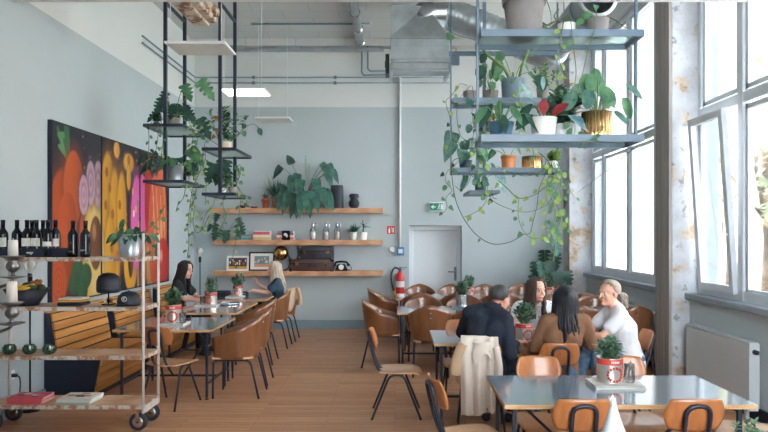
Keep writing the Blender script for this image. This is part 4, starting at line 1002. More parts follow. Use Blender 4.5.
t = thing('baseball_cap', 'black baseball cap with round white emblem on the trolley', 'hat', (P(129, 0, 5.82).x, 5.82, SH['mid'] + .004)); b = MB()
b.lathe([(.1, .0), (.102, .04), (.092, .085), (.06, .115), (.02, .125), (0, .125)], seg=28, cap=False); b.lathe([(.096, .0), (.096, .05), (.06, .11), (0, .12)], seg=24, cap=False); b.build('crown', 'black', t)
b = MB(); b.sheet(lambda u, v: V(((u - .5) * .19, -.085 - v * .075 * math.sqrt(max(0.02, 1 - (2 * u - 1) ** 2)) + .05 * (2 * u - 1) ** 2, .012 - .012 * (2 * u - 1) ** 2 - .006 * v)), 12, 6, .005); b.build('visor', 'black', t)
b = MB(); b.ball((0, 0, .126), .008, seg=8, rings=5); b.build('button', 'black', t)
b = MB(); q = 20
ring = [V((.022 * math.cos(2 * PI * k / q), -.1045 + .0035 * 0, .062 + .022 * math.sin(2 * PI * k / q))) for k in range(q + 1)]
b.tube(ring, .0028, 5); b.tube([(-.009, -.1045, .05), (-.009, -.1045, .074), (.002, -.1045, .074), (.006, -.1045, .068), (-.009, -.1045, .061), (.008, -.1045, .05)], .0024, 5); b.build('round_emblem', 'paper', t)
for px, lab in ((9.5, 'green glass tealight holder nearest the wall'), (29.5, 'green glass tealight holder in the middle of three'), (49.5, 'green glass tealight holder nearest the bench')):
    t = thing('tealight_holder', lab, 'candle holder', (P(px, 0, 5.78).x, 5.78, SH['low']), 0, 'green glass tealight holders'); b = MB()
    b.lathe([(0, 0), (.03, 0), (.045, .01), (.054, .035), (.054, .055), (.044, .078), (.045, .083), (.041, .083), (.04, .076), (.049, .052), (.048, .035), (.03, .01), (0, .008)], seg=48, ribs=16, ribd=.03); b.build('glass_cup', 'greenglass', t)
    b = MB()
    for rz in (.032, .058):
        for k in range(16): a = 2 * PI * k / 16; b.ball((.053 * math.cos(a), .053 * math.sin(a), rz), .007, seg=6, rings=4)
    b.build('glass_studs', 'greenglass', t)
    b = MB(); b.lathe([(0, .012), (.019, .012), (.019, .028), (0, .028)], seg=14); b.build('tealight', 'candle', t)
def book(name, label, cat, mat, loc, d, rz=0, group=None, pages='paper', cover=None):
    t = thing(name, label, cat, loc, rz, group); w, l, h = d
    b = MB(); b.box((0, 0, h / 2), (w - .006, l - .006, h - .004)); b.build('pages', pages, t)
    b = MB(); b.box((0, 0, .0015), (w, l, .003)); b.box((0, 0, h - .0015), (w, l, .003)); b.box((0, -l / 2 + .0015, h / 2), (w, .003, h)); b.build('cover', mat, t)
    if cover:
        b = MB(); r = random.Random(len(label)); 
        for k in range(5): b.box((r.uniform(-.3, .3) * w, r.uniform(-.3, .3) * l, h + .0003), (w * r.uniform(.1, .3), l * r.uniform(.1, .3), .0006), k % len(cover))
        b.build('cover_picture', list(cover), t)
    return t
x = P(30, 0, 5.8).x
for k, lab in enumerate(('bottom pink magazine', 'second pink magazine', 'third pink magazine', 'top pink magazine with dark cover')):
    book('magazine', lab + ' of the stack on the trolley base', 'magazine', 'pink', (x + .008 * (k % 2), 5.82 - .004 * k, SH['base'] + .015 * k), (.31, .22, .0146), R(2 * k - 3), 'pink magazines on the trolley base', cover=('navy', 'paper', 'skirt') if k == 3 else None)
x = P(78, 0, 5.8).x
for k, lab in enumerate(('bottom white magazine', 'second white magazine', 'top white magazine with colourful cover')):
    book('magazine', lab + ' of the stack on the trolley base', 'magazine', ('mint', 'paper', 'paper')[k], (x + .006 * k, 5.83, SH['base'] + .016 * k), (.31, .24, .0155), R(-4 + 2 * k), 'white magazines on the trolley base', cover=('bread', 'avocado', 'red') if k == 2 else None)

# ---- pewter candelabra in front of the trolley
CX, CYY = -2.93, 4.5
t = thing('candelabra', 'tall pewter candelabra with several curved arms beside the trolley', 'candelabra', (CX, CYY, 0)); b = MB()
b.lathe([(0, 0), (.17, 0), (.17, .02), (.12, .05), (.05, .09), (.03, .2), (.022, .5), (.04, .56), (.022, .62), (.02, 1.0), (.038, 1.05), (.02, 1.1), (.018, 1.5), (.03, 1.54), (.0, 1.57)], seg=24); b.build('stem', 'pewter', t)
cands = []
def arm(zs, ang, r, zc, clen, cr, lab, holder=True):
    c, s = math.cos(ang), math.sin(ang); b = MB()
    b.tube(smooth_path([(0, 0, zs), (c * r * .4, s * r * .4, zs - .07), (c * r * .85, s * r * .85, zs - .045), (c * r, s * r, zc - .17)]), .011, 8)
    a = b.build('arm', 'pewter', t)
    b = MB(); b.T = Matrix.Translation((c * r, s * r, zc - .17))
    b.lathe([(0, 0), (.02, .0), (.05, .008), (.085, .016), (.085, .02), (.04, .018), (.014, .03), (.014, .05), (.028, .056), (.042, .075), (.045, .095), (.036, .118), (.03, .128), (.036, .14), (.06, .15), (.076, .158), (.076, .164), (.03, .164), (0, .164)], seg=28); b.build('candle_cup', 'pewter', a)
    b = MB(); b.lathe([(0, 0), (cr, 0), (cr * .93, clen - .006), (cr * .8, clen), (0, clen)], seg=20); b.cyl((0, 0, clen), (0, 0, clen + .012), .002, 6, 0)
    o = b.build('candle', 'candle', loc=(CX + c * r, CYY + s * r, zc - .0055)); tag(o, lab, 'candle', 'white candles on the candelabra')
zA = P(12, 255, 4.5).z; zB = P(12, 301, 4.5).z
arm(zA - .16, 0.0, P(13, 0, 4.5).x - CX, zA, .112, .033, 'short white pillar candle on the upper candelabra cup')
arm(zB - .15, -.12, P(12, 0, 4.47).x - CX + .002, zB, .145, .035, 'taller white candle on the lower candelabra cup')
arm(zA - .1, 2.6, .2, zA + .06, .12, .03, 'white candle on a candelabra arm towards the wall')
arm(zB - .2, -1.9, .21, zB - .02, .12, .03, 'white candle on the candelabra arm nearest to us')
for px, py, lab in ((30, 263, 'slim black floor lamp with clear globe bulb behind the trolley'), (200, 251, 'slim black floor lamp with globe bulb behind the woman in black')):
    y = 6.33 if px < 100 else 11.45; p = P(px, py, y); s = .062
    t = thing('globe_floor_lamp', lab, 'lamp', (p.x, y, 0)); b = MB(); b.lathe([(0, 0), (.09, 0), (.09, .015), (.012, .02), (0, .02)], seg=24); b.build('base', 'ink', t)
    b = MB(); b.cyl((0, 0, .01), (0, 0, p.z - .2), .009); b.build('pole', 'ink', t)
    b = MB(); b.lathe([(0, p.z - .2), (.022, p.z - .2), (.024, p.z - .12), (.018, p.z - .1), (0, p.z - .1)], seg=16); b.build('socket', 'ink', t)
    b = MB(); b.lathe([(.018, -.105), (.024, -.08), (.05, -.05), (.066, 0), (.06, .03), (.035, .058), (0, .067)], (0, 0, p.z), seg=24); g = b.build('globe_bulb', 'bulbglass', t)
    b = MB(); b.tube([(-.008, 0, p.z - .09), (-.015, 0, p.z), (0, 0, p.z + .015), (.015, 0, p.z), (.008, 0, p.z - .09)], .002, 5); b.build('filament', 'brass', g)

# ---- can planters, trays, tumblers (the plants come later)
def tin(loc, r, h, label, rz=0, kind='tomato', group='can planters on the tables'):
    t = thing('can_planter', label, 'potted plant', loc, rz, group); b = MB()
    prof = [(0, 0), (r, 0), (r * 1.02, .004), (r * .985, .01)] + [(r * (.985 + .012 * (k % 2)), .01 + (h - .02) * k / 12) for k in range(13)] + [(r * 1.02, h - .004), (r * 1.0, h), (r * .95, h - .004), (r * .95, h - .03), (0, h - .03)]
    b.lathe(prof, seg=28); b.build('can', 'tin' if kind == 'tomato' else 'chrome', t)
    b = MB(); b.lathe([(0, h - .029), (r * .94, h - .028)], seg=20, cap=False); b.build('soil', 'soil', t)
    if kind == 'tomato':
        b = MB(); b.lathe([(r * 1.005, h * .74), (r * 1.012, h * .75), (r * 1.012, h * .95), (r * 1.005, h * .96)], seg=28, cap=False); b.build('red_band', 'red', t)
        b = MB(); q = 14
        for f0 in (-PI / 2,):
            for k in range(q):
                a = 2 * PI * k / q; th = f0 + .58 * math.cos(a); b.ball((r * 1.01 * math.cos(th), r * 1.01 * math.sin(th), h * .36 + h * .26 * math.sin(a)), (h * .055,) * 3, seg=7, rings=5)
        b.build('printed_tomatoes', 'red', t)
        b = MB()
        for f0 in (-PI / 2,):
            for k in range(5):
                th = f0 + .14 * (k - 2); b.box((r * 1.013 * math.cos(th), r * 1.013 * math.sin(th), h * .85), (.004, r * .09, h * .09), rot=(0, 0, th))
        b.build('printed_letters', 'paper', t)
    return t
PL = []                                      # (can, radius, height, foliage style)
T = TZ
def can(px, pyb, y, r, h, label, rz, kind='tomato', style='bush', size=.2, z=None, lift=.0):
    p = P(px, pyb, y); t = tin((p.x, y, (TZ + lift) if z is None else z), r, h, label, R(rz), kind); PL.append((t, r, h, style, size)); return t
y = 4.24; book('magazine', 'lower of two magazines under the can planter on the front table', 'magazine', 'paper', (P(615, 0, y).x, y, T), (.33, .22, .013), R(2), None); book('magazine', 'upper magazine under the can planter on the front table', 'magazine', 'paper', (P(614, 0, y).x, y - .003, T + .0135), (.32, .215, .011), R(0), None, 'pink')
can(609.5, 386, 4.24, .083, .165, 'red and silver tomato can planter on the front table', 8, 'tomato', 'bush', .17, lift=.026)
t = thing('glass_tumbler', 'small clear tumbler beside the can planter on the front table', 'glass', (P(629.5, 0, 4.22).x, 4.22, T + .0265)); b = MB(); b.lathe([(0, 0), (.03, 0), (.034, .01), (.036, .12), (.033, .12), (.031, .015), (0, .012)], seg=24, ribs=12, ribd=.02); b.build('glass_body', 'glass', t); b = MB(); b.tube([(.0, .0, .015), (.008, .01, .1), (.015, .018, .135)], .004, 6); b.build('spoon', 'chrome', t)
can(524, 339, 6.05, .079, .165, 'tomato can planter on the table between the man and the women', 20, 'tomato', 'bush', .25)
t = thing('tomato_can', 'second red and silver can without plant, beside the man', 'can', (P(513, 0, 6.22).x, 6.22, T)); b = MB(); b.lathe([(0, 0), (.06, 0), (.06, .13), (0, .13)], seg=24); b.build('can', 'tin', t); b = MB(); b.lathe([(.0605, .02), (.0605, .12)], seg=24, cap=False); b.build('red_label', 'red', t)
can(461.5, 306, 8.72, .078, .16, 'plain silver can planter on the table behind the group', 0, 'plain', 'bush', .24, lift=.018)
book('book', 'grey book under the silver can planter behind the group', 'book', 'skirt', (P(460, 0, 8.7).x, 8.7, T), (.2, .2, .0175))
can(469.5, 291, 10.3, .075, .16, 'tomato can planter on the farthest table near the door', 30, 'tomato', 'bush', .24)
can(548.5, 299, 10.2, .075, .16, 'tomato can planter on the farthest table behind the woman in white', 60, 'tomato', 'bush', .2)
can(173.5, 322, 7.15, .088, .20, 'large tomato can planter on the table nearest the trolley', 10, 'tomato', 'bush', .24, lift=.018)
book('tray', 'white tray under the can planter nearest the trolley', 'tray', 'porcelain', (P(175, 0, 7.13).x, 7.13, T), (.27, .27, .0175), 0, None, 'porcelain')
can(211.5, 304, 9.0, .078, .165, 'tomato can planter in front of the woman in black', -10, 'tomato', 'bush', .27, lift=.018)
book('tray', 'white tray in front of the woman in black', 'tray', 'porcelain', (P(208, 0, 8.98).x, 8.98, T), (.30, .26, .0175), 0, None, 'porcelain')
can(238, 295, 10.2, .078, .165, 'tomato can planter in front of the long haired blond woman', 0, 'tomato', 'bush', .27, lift=.018)
book('tray', 'white tray in front of the blond woman', 'tray', 'porcelain', (P(235.5, 0, 10.18).x, 10.18, T), (.26, .26, .0175), 0, None, 'porcelain')
def tumbler(px, y, label, lift=0, h=.11):
    t = thing('glass_tumbler', label, 'glass', (P(px, 0, y).x, y, T + lift)); b = MB(); b.lathe([(0, 0), (.03, 0), (.034, .01), (.036, h), (.033, h), (.031, .015), (0, .012)], seg=20); b.build('glass_body', 'glass', t); return t
tumbler(182.7, 7.10, 'small tumbler beside the can planter nearest the trolley', .018); tumbler(202.5, 8.95, 'small tumbler beside the can in front of the woman in black', .018)
t = thing('pepper_mill', 'wooden pepper mill behind the can before the woman in black', 'pepper mill', (P(206, 0, 9.15).x, 9.15, T)); b = MB(); b.lathe([(0, 0), (.03, 0), (.03, .02), (.022, .05), (.026, .12), (.018, .14)], seg=18); b.build('body', 'bread', t); b = MB(); b.lathe([(.018, .14), (.026, .165), (.02, .19), (0, .2)], seg=18); b.build('mill_head', 'bread', t)
t = thing('shoulder_bag', 'black bag lying on the table between the two women', 'bag', (P(223, 0, 10.35).x, 10.35, T)); b = MB(); b.rbox((0, 0, .045), (.24, .14, .09), .03); b.build('bag_body', 'black', t); b = MB(); b.tube(smooth_path([(-.1, -.07, .07), (-.05, -.1, .02), (.05, -.11, .012), (.1, -.07, .07)]), .008, 6); b.build('strap', 'black', t)
t = thing('small_case', 'small black case on the table by the blond woman', 'case', (P(244.5, 0, 10.4).x, 10.4, T)); b = MB(); b.rbox((0, 0, .035), (.12, .1, .07), .012); b.build('case_body', 'ink', t); b = MB(); b.box((0, -.052, .045), (.03, .006, .012)); b.build('clasp', 'chrome', t)
t = thing('serving_tray', 'oval grey metal tray on the second glossy table', 'tray', (P(229, 0, 9.15).x, 9.15, T)); b = MB(); b.lathe([(0, .002), (.13, .002), (.155, .02), (.16, .02), (.135, 0), (0, 0)], seg=32); b.build('tray_body', 'chrome', t); b = MB(); b.tube([(.155 * math.cos(a), .155 * math.sin(a), .021) for a in [2 * PI * k / 32 for k in range(33)]], .004, 6); b.build('rolled_rim', 'chrome', t)
# table just outside the picture
t = thing('bottle_vase', 'tall white flaring ceramic vase in front, cut off by the lower edge', 'vase', (P(613.5, 0, 2.6).x, 2.6, T)); b = MB(); b.lathe([(0, 0), (.07, 0), (.078, .02), (.074, .1), (.052, .19), (.026, .26), (.012, .31), (.0085, .337), (.007, .337), (.006, .3), (0, .29)], seg=32); b.build('vase_body', 'napkin', t)
can(752, 500, 2.55, .075, .13, 'can planter in front whose green sprigs reach into the lower corner', 0, 'tomato', 'sparse', .18, z=T)

# ---- wall shelf a (top)
ya = 11.64
def onshelf(px, k, y=ya): return (P(px, 0, y).x, y, WS[k])
t = thing('clay_bowl', 'small dark bowl at the end of the top oak shelf', 'bowl', onshelf(243, 'a')); b = MB(); b.lathe([(0, 0), (.03, 0), (.07, .05), (.066, .05), (.03, .01), (0, .01)], seg=24); b.build('bowl_body', 'black', t)
t = thing('clay_dish', 'flat brown dish on the top oak shelf', 'dish', onshelf(254, 'a')); b = MB(); b.lathe([(0, 0), (.05, 0), (.075, .03), (.07, .03), (.045, .008), (0, .008)], seg=24); b.build('dish_body', 'suit_brown', t)
t = thing('cylinder_vase', 'tall dark cylinder vase on the top oak shelf', 'vase', onshelf(337, 'a')); b = MB(); b.lathe([(0, 0), (.118, 0), (.122, .01), (.112, .40), (.105, .415), (.098, .415), (.1, .03), (0, .02)], seg=32); b.build('vase_body', 'black', t); b = MB(); b.lathe([(.121, .0), (.124, .006), (.124, .02), (.121, .026)], seg=32, cap=False); b.build('foot_ring', 'black', t)
t = thing('hourglass_vase', 'small dark double bellied vase on the top oak shelf', 'vase', onshelf(354, 'a')); b = MB(); b.lathe([(0, 0), (.06, 0), (.095, .05), (.1, .1), (.075, .15), (.062, .17), (.085, .2), (.09, .235), (.07, .26), (.06, .262), (.06, .2), (0, .19)], seg=32); b.build('vase_body', 'black', t)
# ---- wall shelf b (middle)
def stack(px, k, items, group, w=.29, l=.2):
    z = 0
    for lab, m, h, ww in items:
        x, yy, zz = onshelf(px, k); book('book', lab, 'book', m, (x + rnd.uniform(-.01, .01), yy, zz + z), (ww, l, h), 0, group); z += h + .0005
stack(243.5, 'b', (('teal book at the bottom of the low stack behind the small plant', 'tealbook', .04, .29), ('mint book in the middle of the low stack behind the small plant', 'mint', .03, .28), ('pale teal book on top of the low stack behind the small plant', 'tealbook', .025, .26)), 'teal book stack')
stack(263, 'b', (('cream book at the bottom of the red topped stack', 'cream', .05, .31), ('grey book second from the bottom of the red topped stack', 'paper', .045, .30), ('red book second from the top of the stack', 'pink', .05, .30), ('white book on top of the red topped stack', 'paper', .02, .28)), 'red book stack')
stack(286, 'b', (('orange spined magazine at the bottom of the magazine pile', 'terralight', .045, .3), ('white magazine second in the magazine pile', 'paper', .045, .3), ('red magazine third in the magazine pile', 'pink', .03, .3), ('grey magazine on top of the magazine pile', 'skirt', .04, .28)), 'magazine pile', l=.16)
x, yy, zz = onshelf(286, 'b', 11.545)
t = thing('art_book', 'black book with white picture standing against the magazine pile', 'book', (x, yy, zz)); b = MB(); b.box((0, 0, .085), (.14, .018, .17)); b.build('cover', 'ink', t); b = MB(); b.ball((-.01, -.0095, .1), (.03, .001, .025)); b.ball((.015, -.0095, .075), (.02, .001, .03)); b.build('white_picture', 'paper', t)
for px, lab in ((313, 'first soda siphon of three on the middle oak shelf, nearest the books'), (326, 'middle soda siphon of three on the oak shelf'), (337, 'last soda siphon of three on the oak shelf, nearest the white pots')):
    t = thing('soda_siphon', lab, 'bottle', onshelf(px, 'b'), 0, 'soda siphons'); b = MB(); b.lathe([(0, 0), (.05, 0), (.054, .01), (.054, .17), (.045, .2), (.022, .225), (.018, .24)], seg=24); b.build('glass_body', 'glass', t)
    b = MB(); b.lathe([(0, .008), (.046, .008), (.046, .15), (0, .15)], seg=20); b.build('etched_label', 'paper', t)
    b = MB(); b.lathe([(.022, .235), (.026, .24), (.026, .27), (.018, .29), (.018, .305), (0, .31)], seg=16); b.tube(smooth_path([(0, 0, .285), (.04, 0, .30), (.062, 0, .285), (.066, 0, .24)]), .008, 8); b.bar((-.01, 0, .31), (.05, 0, .325), .012, .006); b.build('spout_head', 'chrome', t)
# ---- wall shelf c (bottom)
def framed(px, w, h, fm, lab, cols):
    x, yy, zz = onshelf(px, 'c', 11.60); t = thing('framed_picture', lab, 'picture', (x, yy, zz)); t.rotation_euler = (R(-8), 0, 0)
    b = MB()
    for s in (-1, 1): b.box((s * (w / 2 - .012), 0, h / 2), (.024, .022, h)); b.box((0, 0, h / 2 + s * (h / 2 - .012)), (w - .048, .022, .024))
    b.build('frame', fm, t); b = MB(); b.box((0, .003, h / 2), (w - .04, .008, h - .04)); b.build('mat_board', 'paper', t)
    b = MB(); iw, ih = w * (.58 if fm == 'ink' else .82), h * (.58 if fm == 'ink' else .74); b.box((0, -.0025, h / 2), (iw, .003, ih), 0); r = random.Random(5)
    for k in range(26): b.box((r.uniform(-.44, .44) * iw, -.0045, h / 2 + r.uniform(-.1, .3) * ih), (iw * .06, .001, ih * .2), 1 + k % 3)
    b.box((0, -.0043, h / 2 - ih * .38), (iw, .001, ih * .22), 4); b.build('photograph', cols, t)
framed(237.5, .40, .27, 'white', 'white framed group photograph leaning on the bottom oak shelf', ['suit_brown', 'paper', 'navy', 'bread', 'yellowp'])
framed(261.5, .46, .34, 'ink', 'black framed photograph with white mount on the bottom oak shelf', ['tealbook', 'bread', 'pink', 'paper', 'terralight'])
x, yy, zz = onshelf(283, 'c', 11.66); t = thing('globe_table_lamp', 'brass globe lamp on a bent arm behind the blond woman', 'lamp', (x, yy, zz)); b = MB(); b.lathe([(0, 0), (.08, 0), (.08, .012), (0, .016)], seg=24); b.build('base', 'steel_dark', t)
b = MB(); b.tube(smooth_path([(0, 0, .01), (.09, 0, .04), (.12, 0, .16), (.1, 0, .27), (.05, 0, .3)]), .009, 8); b.build('arm', 'steel_dark', t); b = MB(); b.ball((-.03, -.01, .32), .135, seg=28, rings=18); b.build('globe_shade', 'brass', t)
def suitcase(px0, px1, z, h, mat, lab, y=11.66):
    x0, x1 = P(px0, 0, y - .12).x, P(px1, 0, y - .12).x; w = x1 - x0; t = thing('suitcase', lab, 'suitcase', ((x0 + x1) / 2, y, z), 0, 'old suitcases'); d = .25
    b = MB(); b.rbox((0, 0, h / 2), (w, d, h), .018); b.build('shell', mat, t)
    b = MB(); b.box((0, 0, h * .62), (w + .004, d + .004, .008)); b.build('lid_seam', 'ink', t)
    for s in (-1, 1):
        b = MB(); b.box((s * w * .33, -d / 2 - .004, h * .6), (.065, .01, .06)); b.box((s * w * .33, -d / 2 - .01, h * .66), (.04, .006, .02)); b.build('lock', 'brass', t)
        for zz in (.02, h - .02): b = MB(); b.ball((s * (w / 2 - .02), -d / 2 + .02, zz), (.04, .04, .035), seg=10, rings=6); b.build('corner_cap', 'suit_brown' if mat == 'suit_black' else 'ink', t)
    b = MB(); b.tube(bend_path([(-.09, -d / 2, h * .5), (-.09, -d / 2 - .035, h * .47), (.09, -d / 2 - .035, h * .47), (.09, -d / 2, h * .5)], .02), .01, 8); b.build('handle', mat, t)
suitcase(289.5, 333, WS['c'], .215, 'suit_brown', 'wide brown leather suitcase at the bottom of the pair'); suitcase(297.5, 333, WS['c'] + .2155, .225, 'suit_black', 'black leather suitcase lying on the brown one')
t = thing('rotary_telephone', 'black rotary telephone on the bottom oak shelf', 'telephone', onshelf(341.5, 'c', 11.66)); b = MB(); b.box((0, 0, .06), (.24, .18, .12), taper=.55); b.build('body', 'ink', t, bevel=.015)
b = MB(); b.T = Matrix.Translation((0, -.078, .065)) @ Matrix.Rotation(R(62), 4, 'X'); b.lathe([(0, .0), (.05, 0), (.05, .012), (.035, .016), (0, .016)], seg=24); b.build('dial', 'paper', t)
b = MB(); b.tube(smooth_path([(-.12, 0, .11), (-.1, 0, .15), (0, 0, .165), (.1, 0, .15), (.12, 0, .11)]), .016, 8); b.ball((-.125, 0, .105), (.032, .032, .026)); b.ball((.125, 0, .105), (.032, .032, .026)); b.build('handset', 'ink', t)
b = MB(); b.tube(smooth_path([(.1, 0, .02), (.17, -.02, .015), (.18, .0, .06), (.14, 0, .1)]), .006, 6); b.build('cord', 'ink', t)
# ================================================================== plants
def pot(t, r, h, mat, flare=.82, ribs=0, rim=.0):
    b = MB(); r0 = r * flare
    b.lathe([(0, 0), (r0, 0), (r0 + (r - r0) * .04, .004), (r, h), (r - .008, h), (r * .93 - .004, h * .8), (0, h * .8)], seg=max(28, ribs * 4), ribs=ribs, ribd=.03 if ribs else 0)
    if rim: b.lathe([(r, h - rim), (r + .006, h - rim), (r + .006, h + .002), (r - .006, h + .002)], seg=28, cap=False)
    b.build('pot', mat, t)
    b = MB(); b.lathe([(0, h * .82), (r * .92, h * .82)], seg=20, cap=False); b.build('soil', 'soil', t)
def plant(px, Y, z, r, h, mat, label, flare=.82, group='potted plants', ribs=0, rim=0.0):
    t = thing('potted_plant', label, 'potted plant', (P(px, 0, Y).x, Y, z), 0, group); pot(t, r, h, mat, flare, ribs, rim); t['ph'] = h; return t
def dirv(az, el): return V((math.cos(az) * math.cos(el), math.sin(az) * math.cos(el), math.sin(el)))
def bush(t, z0, size, n, mats=('leaf_mid', 'leaf_teal'), leaf=.045, spread=.6, seed=1, kind='oval', width=.5):
    r = random.Random(seed); b = MB(); s = MB()
    for k in range(n):
        az = 2 * PI * k / n + r.uniform(-.3, .3); el = R(r.uniform(38, 88)); L = size * r.uniform(.6, 1.0); d = dirv(az, el)
        p0 = V((math.cos(az) * .015, math.sin(az) * .015, z0)); p1 = p0 + d * L * .55 + V((0, 0, .01)); p2 = p0 + d * L * spread + V((0, 0, L * .4))
        pts = smooth_path([p0, p1, p2], 5); s.tube(pts, .0035, 5, r1=.0015)
        for i, p in enumerate(pts[2:]):
            for q in range(3):
                a2 = r.uniform(0, 2 * PI); b.leaf(p, dirv(a2, r.uniform(-.1, 1.0)), leaf * r.uniform(.7, 1.2), leaf * width, kind=kind, droop=.15, mi=r.randrange(len(mats)))
    s.build('stems', 'stem', t); b.build('foliage', list(mats), t)
def wallclamp(t, b):
    if t.location.y > 11.3:
        lim = YB - .008 - t.location.y
        b.v = [V((p.x, min(p.y, lim), p.z)) for p in b.v]
def big(t, z0, specs, kind, mats, stem='stem', pr=.005, ls=.86):
    """specs: (azimuth deg, elevation deg, petiole length, leaf length, leaf width, droop, mat)"""
    b = MB(); s = MB()
    for az, el, pl, L, W, dr, mi in specs:
        d = dirv(R(az), R(el)); p0 = V((0, 0, z0)) + V((d.x, d.y, 0)) * .015; tip = p0 + d * pl - V((0, 0, .25 * pl * math.cos(R(el)) ** 2))
        s.tube(smooth_path([p0, p0 + d * pl * .5 + V((0, 0, pl * .06)), tip], 5), pr, 6, r1=pr * .6)
        dd = V((d.x, d.y, -.35 - dr)) if dr > 0 else d
        b.leaf(tip, dd, L * ls, W * 1.0 * ls, up=(.15, -.85, .55), kind=kind, droop=.25, mi=mi, fold=.12)
    wallclamp(t, s); wallclamp(t, b); s.build('stems', stem, t); b.build('foliage', list(mats), t)
def vine(t, pts, leaf=.05, gap=.06, mats=('vine', 'leaf_light', 'leaf_mid'), seed=0, r=.0035, kind='heart', world=True):
    rr = random.Random(seed); o = t.location
    q = smooth_path([V(p) - o for p in pts] if world else pts, 10); b = MB(); b.tube(q, r, 5)
    acc = 0; side = 1
    for a, c in zip(q[:-1], q[1:]):
        acc += (c - a).length
        if acc > gap * 1.2:
            acc = rr.uniform(-.35, .2) * gap; side = -side; az = rr.uniform(-.9, .9) + (0 if side > 0 else PI)
            d = dirv(az, rr.uniform(-.9, .1)); b.tube([c, c + d * leaf * .4], .0015, 4, 0)
            b.leaf(c + d * leaf * .4, d + V((0, -.2, -.4)), 0.9 * leaf * rr.uniform(.7, 1.25), 0.9 * leaf * rr.uniform(.7, 1.0), up=(0, -1, .4), kind=('round' if kind == 'heart' and rr.random() < .5 else kind), droop=.2, mi=rr.randrange(1, len(mats)))
    b.build('vine', list(mats), t)
def pv(seq, Y, dy=0.0):
    n = len(seq); return [P(x, y, Y + dy * i / max(1, n - 1)) for i, (x, y) in enumerate(seq)]
def fan(n, el0, el1, pl, L, W, droop, nm, seed, az0=0, az1=360):
    r = random.Random(seed); return [(az0 + (az1 - az0) * (k + r.uniform(-.2, .2)) / n, r.uniform(el0, el1), pl * r.uniform(.7, 1.1), L * r.uniform(.75, 1.1), W * r.uniform(.8, 1.1), droop * r.uniform(.6, 1.3), r.randrange(nm)) for k in range(n)]

for i, (t, r, h, style, size) in enumerate(PL):
    bush(t, h - .03, size, 13 if style == 'bush' else 9, ('leaf_sage', 'leaf_mid', 'leaf_teal', 'leaf_sage'), .055 if style == 'bush' else .03, .45, seed=20 + i, width=.42)

# ---- left hanging shelves (tops)
zf = .0125
t = plant(173.5, 7.85, 3.03 + zf, .085, .125, 'claypot', 'grey pot with tall dark swiss cheese leaves on the upper shelf beside the mural', .8)
big(t, .1, [(20, 62, .62, .30, .24, .1, 1), (340, 72, .46, .24, .18, .1, 1), (200, 40, .2, .2, .14, .2, 0), (170, 60, .25, .22, .15, .2, 0), (250, 55, .3, .24, .18, .3, 0), (100, 60, .3, .22, .16, .2, 0), (310, 35, .33, .24, .18, .5, 0), (350, 15, .32, .3, .22, .8, 0), (230, 75, .35, .2, .14, .1, 0), (280, 60, .2, .22, .16, .3, 0), (60, 45, .25, .2, .15, .2, 0), (140, 65, .3, .18, .12, .1, 0), (0, 50, .22, .2, .14, .3, 0)], 'monstera', ('leaf_dark', 'leaf_mid'))
vine(t, pv([(186, 116), (190, 124), (193, 132), (192, 145), (189, 158)], 7.6), .05, .035, seed=1); vine(t, pv([(184, 116), (196, 122), (199, 132), (197, 142)], 7.7), .06, .04, seed=2)
t = plant(156.5, 7.7, 3.03 + zf, .04, .05, 'darkpot', 'tiny pot of trailing pothos at the end of the upper shelf beside the mural')
bush(t, .04, .1, 8, ('leaf_dark', 'leaf_mid'), .05, seed=3); vine(t, pv([(153, 120), (149, 128), (149, 142), (148, 160), (146, 172)], 7.5), .045, .06, ('vine', 'leaf_mid', 'leaf_dark'), 4); vine(t, pv([(158, 121), (158, 135), (156, 150), (153, 160), (150, 175)], 7.5), .045, .05, ('vine', 'leaf_mid', 'leaf_dark'), 5); vine(t, pv([(161, 121), (163, 140), (161, 158)], 7.5), .04, .07, ('vine', 'leaf_light', 'leaf_mid'), 6)
t = plant(176.3, 7.75, 2.37 + zf, .088, .19, 'zinc', 'silver pot of bushy philodendron on the lower shelf beside the mural', .88)
big(t, .16, fan(13, 25, 70, .22, .15, .11, .3, 2, 7) + [(355, 60, .3, .3, .2, .1, 1), (185, 25, .3, .2, .14, .3, 0), (180, 35, .4, .2, .13, .2, 0), (170, 45, .33, .16, .12, .2, 0)], 'heart', ('leaf_dark', 'leaf_mid'))
vine(t, pv([(183, 164), (191, 160), (200, 166), (198, 176), (193, 188), (190, 205), (188, 225), (189, 243), (187, 258)], 7.6), .05, .05, seed=8); vine(t, pv([(184, 165), (194, 172), (196, 190), (191, 212), (190, 228)], 7.7), .045, .05, seed=9)
vine(t, pv([(170, 165), (163, 160), (155, 168), (149, 172)], 7.6), .05, .05, ('vine', 'leaf_dark', 'leaf_mid'), 10); vine(t, pv([(186, 178), (184, 196), (178, 205), (176, 212)], 7.6), .04, .07, seed=11)
vine(t, pv([(188, 180), (194, 205), (193, 222), (196, 232), (202, 230), (206, 222), (209, 216)], 7.7), .055, .06, ('vine', 'leaf_light'), seed=12)
t = plant(191, 8.0, 2.37 + zf, .045, .085, 'white', 'small white pot with pothos beside the silver pot on the lower shelf'); bush(t, .07, .2, 8, ('leaf_mid', 'leaf_light'), .06, seed=13, kind='heart', width=.8)
vine(t, pv([(193, 176), (200, 172), (205, 160), (205, 150)], 8.0), .05, .05, ('vine', 'leaf_mid', 'leaf_light'), 14)
t = plant(225.5, 7.85, 2.75 + zf, .072, .115, 'creampot', 'cream pot with glossy feathered leaves on the right hanging shelf column', .92)
bush(t, .09, .40, 9, ('leaf_dark', 'leaf_mid'), .085, .85, seed=15, width=.38); vine(t, pv([(219, 141), (213, 122), (211, 112)], 7.8), .07, .05, ('vine', 'leaf_light', 'leaf_orange'), 16)
